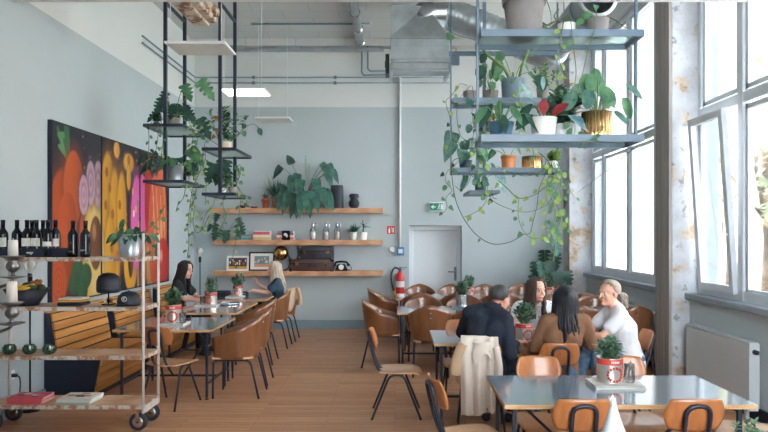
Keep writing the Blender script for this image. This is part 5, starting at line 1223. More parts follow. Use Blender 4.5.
vine(t, pv([(231, 141), (242, 130), (252, 124), (259, 128)], 7.85), .09, .07, ('vine', 'leaf_dark', 'leaf_mid'), 17, kind='oval')
vine(t, pv([(218, 145), (207, 140), (203, 155), (205, 175), (206, 190), (205, 205)], 7.6), .045, .08, ('vine', 'leaf_light'), 18)
t = plant(223.2, 7.8, 2.22 + zf, .036, .075, 'white', 'little white cup plant on the lower right hanging shelf column', .9); bush(t, .06, .24, 9, ('leaf_mid', 'leaf_dark'), .06, seed=19)
t = plant(232.5, 7.9, 2.22 + zf, .052, .10, 'claypot', 'grey pot with split leaves and light trailing vines on the lower right column', .85)
big(t, .08, [(178, 66, .34, .26, .2, .9, 0), (200, 58, .38, .28, .22, .8, 0), (165, 72, .38, .26, .2, .8, 0), (120, 60, .3, .2, .16, .3, 0), (190, 80, .36, .2, .18, .5, 0)], 'monstera', ('leaf_dark', 'leaf_mid')); 
b2 = random.Random(3)
vine(t, pv([(236, 186), (240, 175), (240, 165), (235, 168)], 7.9), .055, .03, seed=20); vine(t, pv([(237, 186), (241, 195), (240, 207), (238, 222), (236, 240), (233, 256), (235, 268)], 7.65), .045, .055, seed=21); vine(t, pv([(230, 187), (224, 196), (223, 206), (226, 216), (221, 228), (220, 238)], 7.65), .045, .06, seed=22); vine(t, pv([(228, 187), (216, 197), (213, 206), (207, 212), (203, 224), (204, 232)], 7.65), .05, .075, ('vine', 'leaf_light'), seed=23); vine(t, pv([(238, 187), (244, 196), (247, 204), (243, 207)], 7.65), .045, .05, seed=24)

# ---- right hanging shelves
za1, za2 = 3.32 + .021, 2.5 + .021
t = plant(524, 5.2, za1, .17, .33, 'concrete', 'huge concrete pot on the near upper hanging shelf', .74, rim=.06); bush(t, .27, .5, 10, ('leaf_mid', 'leaf_dark'), .1, seed=30)
vine(t, pv([(546, -2), (551, 15), (549, 31), (540, 45), (527, 57), (519, 68), (515, 80)], 5.08, -.1), .04, .2, ('stem', 'leaf_mid'), 31)
t = plant(566.5, 5.15, za1, .073, .095, 'porcelain', 'white pot with bare twisting stems on the near upper hanging shelf', .85)
b = MB(); b.tube(smooth_path([(-.02, 0, .07), (-.08, -.02, .12), (-.15, -.03, .08), (-.2, -.03, .1)]), .006, 6); b.tube(smooth_path([(-.05, -.01, .1), (-.1, .0, .16), (-.06, 0, .22)]), .004, 6); b.build('bare_stem', 'vine', t)
vine(t, pv([(561, 20), (569, 16), (572, 30), (574, 50), (576, 75), (571, 100)], 5.0, -.1), .05, .22, ('stem', 'leaf_mid'), 32); vine(t, pv([(559, 20), (549, 24), (543, 34)], 5.0), .05, .08, ('vine', 'leaf_mid'), 33)
vine(t, pv([(564, 18), (559, 52), (560, 62), (563, 72), (558, 76)], 4.95), .05, .06, ('vine', 'leaf_light', 'leaf_mid'), 34)
t = plant(597, 5.15, za1, .095, .13, 'concrete', 'pale grey pot with a small trailing plant on the near upper hanging shelf', .9); big(t, .11, fan(7, 15, 60, .16, .08, .07, .3, 1, 35, 90, 270), 'heart', ('leaf_mid',))
vine(t, pv([(594, 16), (595, 29), (588, 50), (583, 72), (577, 95)], 4.97, -.1), .04, .25, ('stem', 'leaf_mid'), 36); vine(t, pv([(603, 16), (613, 19), (625, 27), (630, 29)], 5.1), .03, .3, ('vine', 'leaf_mid'), 37)
t = plant(501, 5.15, za2, .105, .125, 'tealpot', 'teal pot of dumb cane leaves on the near lower hanging shelf', .8)
big(t, .1, [(150, 70, .2, .22, .09, .1, 0), (200, 55, .2, .2, .08, .2, 1), (20, 60, .2, .22, .09, .3, 0), (340, 35, .22, .2, .08, .6, 0), (90, 75, .24, .2, .09, .1, 1), (270, 40, .14, .18, .08, .8, 0), (310, 60, .18, .2, .09, .2, 1)], 'long', ('leaf_dark', 'leaf_mid'))
t = plant(543.5, 5.12, za2, .108, .155, 'porcelain', 'white pot with dark green and red croton leaves on the near lower shelf', .8)
big(t, .13, [(190, 40, .1, .2, .1, .1, 0), (150, 62, .18, .22, .1, .05, 0), (100, 82, .24, .24, .13, 0, 0), (60, 70, .2, .22, .12, .1, 0), (30, 50, .16, .22, .1, .15, 0), (255, 78, .05, .2, .11, 0, 1), (320, 40, .08, .22, .09, 0, 1), (5, 40, .22, .34, .14, 0, 0), (170, 66, .2, .24, .07, 0, 2), (85, 85, .26, .18, .05, 0, 2), (355, 25, .2, .3, .12, .1, 2)], 'long', ('leaf_dark', 'leaf_red', 'leaf_var'))
t = plant(563.5, 5.24, za2, .08, .125, 'white', 'second white pot half hidden behind the croton pot', .88); bush(t, .1, .25, 9, ('leaf_mid', 'leaf_teal'), .11, .9, seed=38, width=.35); vine(t, pv([(569, 124), (573, 118), (575, 128), (574, 136)], 5.1), .07, .03, ('stem', 'leaf_mid'), 39, kind='oval')
t = plant(596.5, 5.14, za2, .115, .205, 'gold', 'ribbed gold planter with round rubber plant leaves on the near lower shelf', 1.0, ribs=26)
big(t, .17, [(170, 68, .3, .17, .13, .3, 0), (150, 80, .36, .16, .13, .1, 1), (90, 85, .4, .17, .13, .1, 1), (60, 78, .36, .16, .12, .2, 1), (190, 50, .28, .16, .13, .5, 0), (230, 60, .24, .17, .13, .5, 0), (10, 42, .3, .17, .13, 1.2, 1), (350, 52, .36, .17, .09, .1, 0), (30, 62, .28, .15, .12, .4, 0), (280, 62, .26, .15, .13, .5, 1), (310, 72, .22, .15, .13, .9, 1), (120, 75, .28, .15, .12, .3, 0), (330, 25, .14, .15, .08, .4, 0), (210, 82, .34, .14, .12, .3, 1)], 'round', ('leaf_teal', 'leaf_mid'))
vine(t, pv([(604, 126), (600, 132), (589, 140), (580, 146)], 5.0, -.05), .04, .06, ('stem', 'leaf_mid'), 40)
zb1, zb2 = 3.32 + .021, 2.5 + .021
t = plant(469.5, 7.66, zb1, .078, .115, 'concrete', 'small pale cup pot at the end of the farther upper hanging shelf', .9); vine(t, pv([(468, 86), (460, 84), (452, 95), (446, 102), (450, 118), (452, 135), (448, 150)], 7.5), .06, .09, ('vine', 'leaf_mid', 'leaf_light'), 41); vine(t, pv([(471, 85), (459, 100), (457, 118), (461, 136), (470, 142)], 7.5), .06, .2, ('vine', 'leaf_mid'), 42)
vine(t, pv([(472, 86), (474, 98), (472, 112), (474, 130), (471, 145)], 7.5), .13, .1, ('vine', 'leaf_mid', 'leaf_teal'), 43)
t = plant(490.5, 7.62, zb1, .096, .11, 'claypot', 'brown grey pot with round pilea leaves on the farther upper hanging shelf', .85); big(t, .09, [(200, 72, .34, .17, .16, .6, 0), (170, 60, .2, .1, .09, .5, 1), (40, 75, .3, .13, .12, .5, 1), (340, 62, .24, .12, .11, .5, 1), (80, 70, .34, .12, .1, .2, 1), (270, 50, .16, .12, .1, .7, 1), (120, 75, .4, .1, .09, .4, 1)], 'round', ('leaf_dark', 'leaf_mid'))
vine(t, pv([(494, 88), (493, 104), (490, 118), (486, 134), (482, 150), (485, 168)], 7.5), .06, .08, ('stem', 'leaf_light', 'leaf_mid'), 44)
t = plant(513.5, 7.62, zb1, .148, .245, 'greypot', 'large blue grey pot with thick cut stems on the farther upper hanging shelf', .9)
b = MB(); b.tube(smooth_path([(-.03, 0, .2), (-.12, -.02, .38), (-.3, -.03, .52), (-.42, -.03, .66)]), .02, 8, r1=.014); b.tube([(.05, 0, .2), (.1, 0, .4), (.18, 0, .62)], .017, 8); b.tube([(-.0, .03, .2), (.0, .03, .34)], .018, 8); b.build('thick_stems', 'stem', t)
big(t, .22, [(175, 60, .32, .2, .16, .5, 0), (160, 70, .4, .18, .14, .4, 0), (20, 65, .3, .16, .06, .2, 0), (350, 40, .22, .14, .08, .5, 0), (190, 50, .24, .16, .12, .6, 0)], 'heart', ('leaf_mid',)); vine(t, pv([(498, 62), (487, 47), (478, 41), (467, 38), (455, 34), (447, 29)], 7.5), .15, .14, ('stem', 'leaf_dark', 'leaf_mid'), 45, kind='oval')
vine(t, pv([(521, 78), (526, 88), (530, 94), (522, 98), (513, 95), (512, 99), (520, 103), (524, 112), (523, 124)], 7.45), .06, .1, ('leaf_light', 'leaf_light'), 46); vine(t, pv([(518, 78), (520, 100), (521, 118), (519, 140)], 7.46), .06, .12, ('leaf_light', 'leaf_light', 'leaf_mid'), 47)
t = plant(543, 7.62, zb1, .08, .15, 'concrete', 'grey pot at the window end of the farther upper hanging shelf'); bush(t, .12, .3, 8, ('leaf_light', 'leaf_mid'), .06, seed=48); vine(t, pv([(545, 84), (557, 68), (562, 74), (557, 86), (560, 100), (566, 120)], 7.5), .06, .07, ('leaf_light', 'leaf_light', 'leaf_mid'), 49)
t = plant(465.5, 7.66, zb2, .08, .11, 'darkpot', 'dark blue pot with a large philodendron at the end of the farther lower shelf', .82); big(t, .09, [(190, 60, .3, .26, .2, .6, 0), (170, 70, .4, .28, .22, .5, 0), (20, 65, .36, .26, .18, .6, 1), (340, 50, .26, .2, .16, .6, 1), (250, 50, .2, .2, .16, .7, 0), (90, 70, .3, .2, .16, .2, 0)], 'heart', ('leaf_teal', 'leaf_mid'))
vine(t, pv([(461, 158), (454, 166), (447, 172), (446, 182), (452, 190), (446, 198), (447, 207), (443, 213)], 7.45), .07, .06, ('vine', 'leaf_dark', 'leaf_mid'), 50); vine(t, pv([(460, 158), (452, 163), (453, 185), (457, 204), (466, 222), (478, 236), (493, 244), (510, 242), (524, 234)], 7.42), .04, .9, ('vine', 'leaf_mid'), 51, r=.005)
vine(t, pv([(466, 160), (470, 178), (462, 190), (455, 186)], 7.45), .04, .3, ('vine', 'leaf_mid'), 52); vine(t, pv([(471, 158), (478, 150), (484, 160), (482, 180), (487, 196), (483, 206), (474, 213), (464, 217)], 7.42), .07, .055, ('stem', 'leaf_mid', 'leaf_light'), 53); vine(t, pv([(470, 157), (477, 146), (476, 165), (480, 185)], 7.44), .09, .05, ('stem', 'leaf_mid', 'leaf_teal'), 54)
t = plant(508.5, 7.66, zb2, .088, .165, 'terralight', 'plain orange terracotta pot on the farther lower hanging shelf', .9, rim=.03); big(t, .13, [(175, 40, .2, .16, .1, .4, 0), (190, 55, .3, .14, .1, .4, 0), (20, 60, .2, .12, .08, .3, 0)], 'heart', ('leaf_mid',))
t = plant(532, 7.66, zb2, .118, .155, 'gold', 'wide ribbed gold planter on the farther lower hanging shelf', 1.0, ribs=24); vine(t, pv([(530, 152), (529, 146), (533, 150), (534, 162)], 7.52), .06, .05, ('stem', 'leaf_mid', 'leaf_light'), 55)
vine(t, pv([(538, 152), (546, 160), (540, 172), (525, 176), (510, 172), (497, 166)], 7.42), .05, .16, ('vine', 'leaf_mid', 'leaf_light'), 56); vine(t, pv([(540, 154), (549, 163), (545, 175), (539, 190), (537, 206), (533, 222), (530, 233), (524, 234)], 7.4), .06, .12, ('vine', 'leaf_light'), 57, r=.0045)
t = plant(553, 7.66, zb2, .06, .10, 'white', 'small white pot of light green pothos trailing from the window end of the lower shelf')
bush(t, .08, .14, 8, ('leaf_light',), .06, seed=58, kind='heart', width=.8)
LL = ('stem', 'leaf_light', 'leaf_light', 'leaf_mid')
vine(t, pv([(556, 160), (562, 170), (560, 188), (562, 205), (560, 222), (555, 229), (546, 228)], 7.42), .075, .055, LL, 59); vine(t, pv([(552, 160), (556, 174), (549, 186), (552, 200), (555, 215), (551, 230), (540, 238), (529, 237), (521, 226), (518, 212), (519, 199)], 7.4), .075, .06, LL, 60); vine(t, pv([(557, 160), (565, 176), (570, 190), (575, 198)], 7.42), .05, .09, LL, 61)
vine(t, pv([(554, 161), (559, 182), (554, 196), (558, 208), (566, 222), (564, 232), (555, 240), (550, 244)], 7.44), .08, .05, LL, 62); vine(t, pv([(551, 161), (553, 178), (544, 188), (534, 195), (519, 198), (508, 189), (498, 180)], 7.4), .06, .14, ('vine', 'leaf_light', 'leaf_mid'), 63, r=.005)
vine(t, pv([(550, 161), (548, 178), (546, 195), (549, 208), (545, 222), (548, 236)], 7.46), .07, .06, LL, 64)
t = plant(480, 8.0, 2.275 + zf, .07, .105, 'darkpot', 'dark pot with variegated pointed leaves on the small low hanging shelf', .85); big(t, .09, [(190, 45, .2, .24, .09, .8, 1), (160, 60, .26, .2, .09, .5, 0), (10, 40, .24, .3, .11, .7, 2), (340, 50, .3, .28, .1, .6, 2), (90, 70, .24, .2, .09, .2, 0), (250, 55, .2, .2, .09, .6, 1), (30, 60, .34, .22, .09, .5, 1)], 'long', ('leaf_mid', 'leaf_teal', 'leaf_var'))
vine(t, pv([(487, 186), (492, 200), (510, 209), (528, 212), (545, 206), (552, 198)], 7.7), .04, .4, ('vine', 'leaf_mid'), 65); vine(t, pv([(492, 188), (493, 197), (497, 199)], 7.7), .08, .1, ('vine', 'leaf_dark'), 66)
t = plant(484, 8.1, 2.92 + zf, .08, .1, 'claypot', 'clay pot with orange and green croton leaves on the small hanging shelf', .85); bush(t, .08, .3, 10, ('leaf_orange', 'leaf_mid', 'leaf_dark'), .11, .6, seed=67, width=.4)
t = thing('cord', 'thin dark cord slanting from the near shelf towards the windows', 'cord', P(637, 146, 5.3)); b = MB(); b.tube([(0, 0, 0), P(610, 168, 6.6) - P(637, 146, 5.3), P(577, 193, 8.6) - P(637, 146, 5.3)], .004, 5); b.build('cord_line', 'steel_blue', t)

# ---- oak shelves, trolley and corner
t = plant(265.5, 11.64, WS['a'], .07, .14, 'terracotta', 'terracotta vase with a small feathery plant on the top oak shelf', .7, rim=.0); 
def grass(t, z0, n, L, mats, seed, spread=60, w=.012):
    r = random.Random(seed); b = MB()
    for k in range(n):
        az = r.uniform(0, 2 * PI); el = R(r.uniform(90 - spread, 90)); b.leaf((math.cos(az) * .02, math.sin(az) * .02, z0), dirv(az, el), L * r.uniform(.6, 1.1), w, kind='blade', droop=r.uniform(.05, .5), mi=r.randrange(len(mats)))
    wallclamp(t, b); b.build('foliage', list(mats), t)
b = MB(); b.lathe([(.07, .13), (.078, .15), (.06, .175), (.045, .185)], seg=24, cap=False); b.build('vase_shoulder', 'terracotta', t); grass(t, .17, 60, .16, ('leaf_teal', 'leaf_dark'), 70, 50)
t = plant(276.5, 11.64, WS['a'], .09, .2, 'terracotta', 'terracotta pot with tall feathery grass half hidden by the big plant', .75, rim=.03); grass(t, .17, 220, .48, ('leaf_teal', 'leaf_dark'), 71, 50, .010)
t = plant(305.5, 11.63, WS['a'], .115, .26, 'terracotta', 'terracotta pot with a huge philodendron spreading over the top oak shelf', .8, rim=.04)
big(t, .22, [(178, 68, 0.65, .36, .22, .0, 0), (174, 54, 0.75, .34, .22, .3, 0), (200, 72, 0.44, .42, .24, .9, 2), (190, 36, 0.48, .5, .26, 1.2, 1), (205, 28, 0.40, .5, .28, 1.4, 2), (215, 24, 0.32, .52, .28, 1.6, 2), (235, 20, 0.24, .56, .28, 1.8, 0), (262, 24, 0.24, .56, .28, 1.7, 1), (280, 30, 0.26, .5, .28, 1.7, 1), (310, 28, 0.30, .5, .28, 1.5, 2), (330, 32, 0.38, .5, .27, 1.3, 2), (345, 22, 0.42, .46, .26, 1.5, 1), (2, 66, 0.69, .36, .2, .2, 2), (8, 50, 0.73, .34, .2, .7, 1), (355, 52, 0.62, .38, .2, 1.0, 2), (345, 56, 0.77, .36, .2, .6, 2), (320, 54, 0.42, .42, .25, 1.2, 2), (225, 56, 0.47, .42, .25, 1.2, 2), (255, 56, 0.38, .42, .26, 1.2, 2), (160, 34, 0.40, .4, .24, .9, 2), (20, 30, 0.40, .4, .22, .9, 2), (248, 10, 0.19, .5, .27, 2.2, 0), (292, 12, 0.21, .5, .26, 2.2, 1)], 'heart', ('leaf_dark', 'leaf_phil', 'leaf_phil'), 'suit_brown', .006, .70)
b = MB(); b.tube([(.0, .02, .2), (.01, .02, .6), (0, .02, .98)], .006, 6); b.tube([(.05, .02, .2), (.07, .02, .82)], .005, 6); b.build('support_canes', 'leaf_light', t)
t = plant(226, 11.64, WS['b'], .075, .1, 'darkpot', 'small dark pot of split leaves at the end of the middle oak shelf', .8); big(t, .08, [(175, 70, .44, .17, .15, .6, 0), (168, 55, .3, .17, .15, .7, 0), (230, 45, .22, .24, .2, .9, 0), (350, 48, .34, .26, .22, .8, 0), (10, 60, .4, .18, .15, .7, 0), (280, 40, .2, .26, .22, .9, 0), (200, 45, .34, .15, .13, .6, 0), (330, 30, .28, .18, .15, .8, 0)], 'monstera', ('leaf_dark', 'leaf_mid'))
t = plant(353.5, 11.64, WS['b'], .075, .145, 'porcelain', 'white pot with a tuft of fine grass on the middle oak shelf', .78); grass(t, .11, 150, .26, ('leaf_teal', 'leaf_mid'), 73, 75, .012)
t = plant(363, 11.62, WS['b'], .085, .145, 'porcelain', 'white pot with a small spiky palm on the middle oak shelf', .8)
b = MB(); b.tube([(0, 0, .1), (.01, 0, .26)], .012, 8, r1=.009); b.build('trunk', 'vine', t)
b = MB(); r = random.Random(9)
for k in range(26): az = r.uniform(0, 2 * PI); b.leaf((.01, 0, .25), dirv(az, r.uniform(-.1, 1.2)), .2 * r.uniform(.8, 1.1), .016, kind='blade', droop=.2)
b.build('foliage', 'leaf_dark', t)
t = plant(130, 5.84, SH['top'], .107, .205, 'zinc', 'zinc bucket of leafy green plant on top of the trolley', .80, rim=.012); big(t, .17, fan(16, 30, 65, .12, .15, .07, .3, 2, 74) + [(178, 30, .14, .13, .07, .3, 0), (0, 28, .18, .14, .06, .2, 1), (150, 68, .2, .14, .07, .2, 1)], 'oval', ('leaf_dark', 'leaf_mid'))
vine(t, pv([(138, 234), (148, 229), (156, 222), (161, 214), (165, 205)], 5.86), .05, .05, ('stem', 'leaf_mid'), 75); vine(t, pv([(139, 234), (149, 236), (152, 245), (153, 262)], 5.72), .045, .06, ('stem', 'leaf_mid'), 76)
t = thing('potted_plant', 'large monstera standing in the back corner by the windows', 'potted plant', (2.74, 11.45, 0), 0, 'potted plants'); pot(t, .17, .34, 'darkpot')
big(t, .28, [(150, 78, 1.0, .3, .28, .9, 0), (100, 82, 1.2, .3, .28, .6, 0), (40, 80, 1.15, .32, .28, .8, 0), (200, 70, .8, .32, .28, 1, 0), (250, 72, .75, .34, .3, 1.1, 0), (300, 75, .85, .34, .3, 1, 0), (340, 70, .9, .3, .28, 1, 0), (180, 60, .7, .28, .26, 1, 0), (270, 82, 1.0, .3, .28, 1, 0), (10, 84, 1.35, .26, .24, .8, 1), (320, 84, 1.5, .24, .22, .9, 1), (220, 80, 1.0, .28, .26, 1.0, 1), (60, 60, .6, .3, .28, 1, 0)], 'monstera', ('leaf_dark', 'leaf_teal'), 'stem', .012)
# ================================================================== people
def sculpted(name, mb, mats, voxel, smooth=3, parent=None):
    o = mb.build('tmp_' + name, mats)
    m = o.modifiers.new('r', 'REMESH'); m.mode = 'VOXEL'; m.voxel_size = voxel; m.use_smooth_shade = True
    if smooth: k = o.modifiers.new('s', 'SMOOTH'); k.iterations = smooth; k.factor = .5
    bpy.context.view_layer.update(); dg = bpy.context.evaluated_depsgraph_get()
    me = bpy.data.meshes.new_from_object(o.evaluated_get(dg)); old = o.data; bpy.data.objects.remove(o); bpy.data.meshes.remove(old)
    me.name = name; me.materials.clear()
    for x in mats: me.materials.append(M[x] if isinstance(x, str) else x)
    q = bpy.data.objects.new(name, me); COL.objects.link(q)
    if parent is not None: q.parent = parent
    return q
def caps(b, a, c, ra, rc, seg=14):
    a, c = V(a), V(c); b.tube([a, c], ra, seg, r1=rc); b.ball(a, ra, seg=seg, rings=9); b.ball(c, rc, seg=seg, rings=9)
def chain(b, pts, rs):
    for i in range(len(pts) - 1): caps(b, pts[i], pts[i + 1], rs[i], rs[i + 1], 10)
def hand(b, w, d, n, curl=.5, s=1.0, side=1):
    """palm and five fingers; d along the fingers, n out of the back of the hand, side = thumb side"""
    w, d, n = V(w), V(d).normalized(), V(n).normalized(); n = (n - d * n.dot(d)).normalized(); x = d.cross(n) * side
    for k in (-1.5, -.5, .5, 1.5): caps(b, w + x * (.010 * k * s), w + (d * .082 + x * .0185 * k) * s, .015 * s, .0115 * s, 8)
    for k, L in ((1.5, .072), (.5, .08), (-.5, .075), (-1.5, .06)):
        p = w + (d * .082 + x * .0185 * k) * s; pts = [p]; dd = d
        for j, f in enumerate((.45, .32, .25)):
            dd = (dd * math.cos(curl * .9) - n * math.sin(curl * .9)).normalized() if j else (dd * math.cos(curl * .5) - n * math.sin(curl * .5)).normalized()
            nn = n; pts.append(pts[-1] + dd * L * f * s)
        chain(b, pts, [.0105 * s, .0098 * s, .009 * s, .0082 * s])
    p = w + (d * .025 + x * .024) * s; t1 = p + (d * .6 + x * .75 - n * .25).normalized() * .042 * s; t2 = t1 + (d * .9 + x * .3 - n * .3).normalized() * .034 * s
    chain(b, [p, t1, t2], [.0145 * s, .0115 * s, .009 * s])
class Head:
    def __init__(s, c, f, tilt=0.0, k=1.0):
        s.c = V(c); s.f = V(f).normalized(); up = V((0, 0, 1)); s.r = s.f.cross(up).normalized(); s.u = s.r.cross(s.f).normalized(); s.k = k
        s.m = Matrix((s.r, s.f, s.u)).transposed()
    def at(s, r, f, u): return s.c + (s.r * r + s.f * f + s.u * u) * s.k
    def ball(s, b, p, rad): b.ball(s.at(*p), tuple(x * s.k for x in rad), rot=s.m, seg=20, rings=14)
def head_sculpt(b, H, ears=True):
    H.ball(b, (0, -.012, .035), (.074, .094, .078)); H.ball(b, (0, .016, -.028), (.058, .069, .081)); H.ball(b, (0, .048, -.088), (.027, .030, .023))
    for s in (-1, 1):
        H.ball(b, (s * .033, .05, -.03), (.026, .028, .03))
        if ears: H.ball(b, (s * .075, -.008, -.01), (.011, .019, .03))
        H.ball(b, (s * .03, .074, .001), (.014, .008, .0085))
    H.ball(b, (0, .076, .022), (.046, .014, .012))
    caps(b, H.at(0, .084, .006), H.at(0, .108, -.032), .0075 * H.k, .0115 * H.k, 8)
    H.ball(b, (0, .08, -.062), (.022, .012, .010)); H.ball(b, (0, .078, -.088), (.016, .012, .012))
def paint_face(o, H, brow=True):
    me = o.data; n = len(me.polygons); c = np.empty(n * 3); me.polygons.foreach_get('center', c); c = c.reshape(-1, 3) - np.array(H.c)
    r = c @ np.array(H.r) / H.k; f = c @ np.array(H.f) / H.k; u = c @ np.array(H.u) / H.k
    mi = np.zeros(n, dtype=np.int32); ar = np.abs(r)
    mi[(f > .06) & (((ar - .03) / .0135) ** 2 + ((u - .001) / .006) ** 2 < 1)] = 2
    mi[(f > .06) & (((ar - .03) / .006) ** 2 + ((u - .001) / .0068) ** 2 < 1)] = 3
    mi[(f > .06) & (ar < .044) & (ar > .016) & (np.abs(u - .0085 - .0) < .0016)] = 3
    if brow: mi[(f > .05) & (ar < .05) & (ar > .014) & (np.abs(u - .029 + (ar - .03) ** 2 * 9) < .0028)] = 4
    mi[(f > .06) & ((r / .020) ** 2 + ((u + .062) / .0075) ** 2 < 1)] = 1
    me.polygons.foreach_set('material_index', mi); me.update()
def torso(b, pel, nk, sl, sr, g=0.0, w=1.0, waist=1.0):
    pel, nk, sl, sr = V(pel), V(nk), V(sl), V(sr); ax = (sr - sl).normalized(); ch = pel.lerp(nk, .66)
    for s in (-1, 1):
        caps(b, pel + ax * (.062 * s * w), pel.lerp(nk, .4) + ax * (.045 * s * w), .108 * w + g, .088 * waist + g)
        caps(b, pel.lerp(nk, .4) + ax * (.045 * s * w), ch + ax * (.068 * s * w), .088 * waist + g, .103 * w + g)
        sh = sr if s > 0 else sl
        caps(b, ch + ax * (.068 * s * w), nk.lerp(sh, .62) - V((0, 0, .045)), .1 * w + g, .072 + g)
        caps(b, nk - V((0, 0, .01)), sh, .052 + g, .056 + g)
def person(label, J, head, skin, hairmat, parts, curl=.5, legs=True, brow=True):
    """J: pel nk sl sr el er wl wr hl hr (hand directions) kl kr al ar"""
    t = thing('person', label, 'person', (J['pel'][0], J['pel'][1], 0), 0); O = V(t.location); inv = Matrix.Translation(-O)
    b = MB(); b.T = inv; H = head
    torso(b, J['pel'], J['nk'], J['sl'], J['sr'], -.006, J.get('w', 1), J.get('waist', .95))
    chest = V(J['pel']).lerp(V(J['nk']), .7)
    caps(b, V(J['nk']) - V((0, 0, .03)), H.at(0, -.02, -.05), .055, .05)
    head_sculpt(b, H)
    for s, e, w, hd, n, sd in (('sl', 'el', 'wl', 'hl', 'nl', -1), ('sr', 'er', 'wr', 'hr', 'nr', 1)):
        caps(b, J[s], J[e], .05, .038); caps(b, J[e], J[w], .039, .026)
        hand(b, V(J[w]) + V(J[hd]).normalized() * .01, J[hd], J.get(n, (0, 0, 1)), curl, J.get('hs', 1.0), -sd)
    ax = (V(J['sr']) - V(J['sl'])).normalized()
    for s, k, a in ((-1, 'kl', 'al'), (1, 'kr', 'ar')):
        hp = V(J['pel']) + ax * (.085 * s) - V((0, 0, .01)); caps(b, hp, J[k], .082, .058); caps(b, J[k], J[a], .055, .036)
        d = V(J[k]) - V(J['pel']); d.z = 0; d.normalize(); A = V(J[a]); caps(b, A - V((0, 0, .045)) - d * .04, A - V((0, 0, .05)) + d * .13, .034, .026)
    # the rule: one continuous body
    body = sculpted('body', b, [skin, 'lip', 'eyewhite', 'iris', hairmat], .0062, 2, t)
    Hl = Head(H.c - O, H.f, 0, H.k); paint_face(body, Hl, brow)
    for fn in parts: fn(t, inv, J, H)
    return t
def shirt(mat, sleeve=1.0, g=.013, hem=.0, name='shirt', collar=False, cuffmat=None, loose=1.0):
    def f(t, inv, J, H):
        b = MB(); b.T = inv; torso(b, V(J['pel']) + V((0, 0, hem)), J['nk'], J['sl'], J['sr'], g, J.get('w', 1), J.get('waist', .95) * loose)
        for s, e, w in (('sl', 'el', 'wl'), ('sr', 'er', 'wr')):
            S, E, W = V(J[s]), V(J[e]), V(J[w])
            if sleeve <= .6: caps(b, S, S.lerp(E, sleeve), .062 + g * .6, .062 + g * .5)
            else:
                caps(b, S, E, .060 + g * .5, .048 + g * .4)
                if sleeve > 1: caps(b, E, E.lerp(W, sleeve - 1), .048 + g * .4, .036 + g * .3)
        o = sculpted(name, b, [mat], .010, 4, t)
        tx = bpy.data.textures.new('folds', 'CLOUDS'); tx.noise_scale = .09; d = o.modifiers.new('folds', 'DISPLACE'); d.texture = tx; d.strength = .018; d.mid_level = .5; d.texture_coords = 'LOCAL'
        if collar:
            b = MB(); b.T = inv; c = V(J['nk']) + V((0, 0, .025)); b.tube([c + V((.07 * math.cos(a), .062 * math.sin(a), .012 * math.sin(a))) for a in [2 * PI * k / 24 for k in range(25)]], .018, 8); b.build('collar', mat, t)
    return f
def trousers(mat, shoe='black'):
    def f(t, inv, J, H):
        b = MB(); b.T = inv; ax = (V(J['sr']) - V(J['sl'])).normalized(); P0 = V(J['pel'])
        for s in (-1, 1): caps(b, P0 + ax * (.062 * s) - V((0, 0, .0)), P0 + ax * (.055 * s) + V((0, 0, .06)), .116, .102)
        for s, k, a in ((-1, 'kl', 'al'), (1, 'kr', 'ar')):
            hp = P0 + ax * (.085 * s) - V((0, 0, .01)); K, A = V(J[k]), V(J[a]); caps(b, hp, K, .094, .07); caps(b, K, A.lerp(K, .12), .068, .056)
        o = sculpted('trousers', b, [mat], .011, 4, t)
        tx = bpy.data.textures.new('folds', 'CLOUDS'); tx.noise_scale = .08; d = o.modifiers.new('folds', 'DISPLACE'); d.texture = tx; d.strength = .016; d.mid_level = .5; d.texture_coords = 'LOCAL'
        for k, a in (('kl', 'al'), ('kr', 'ar')):
            d = V(J[k]) - P0; d.z = 0; d.normalize(); A = V(J[a]); b = MB(); b.T = inv; caps(b, A - V((0, 0, .042)) - d * .045, A - V((0, 0, .048)) + d * .14, .042, .034); b.build('shoe', shoe, t)
    return f
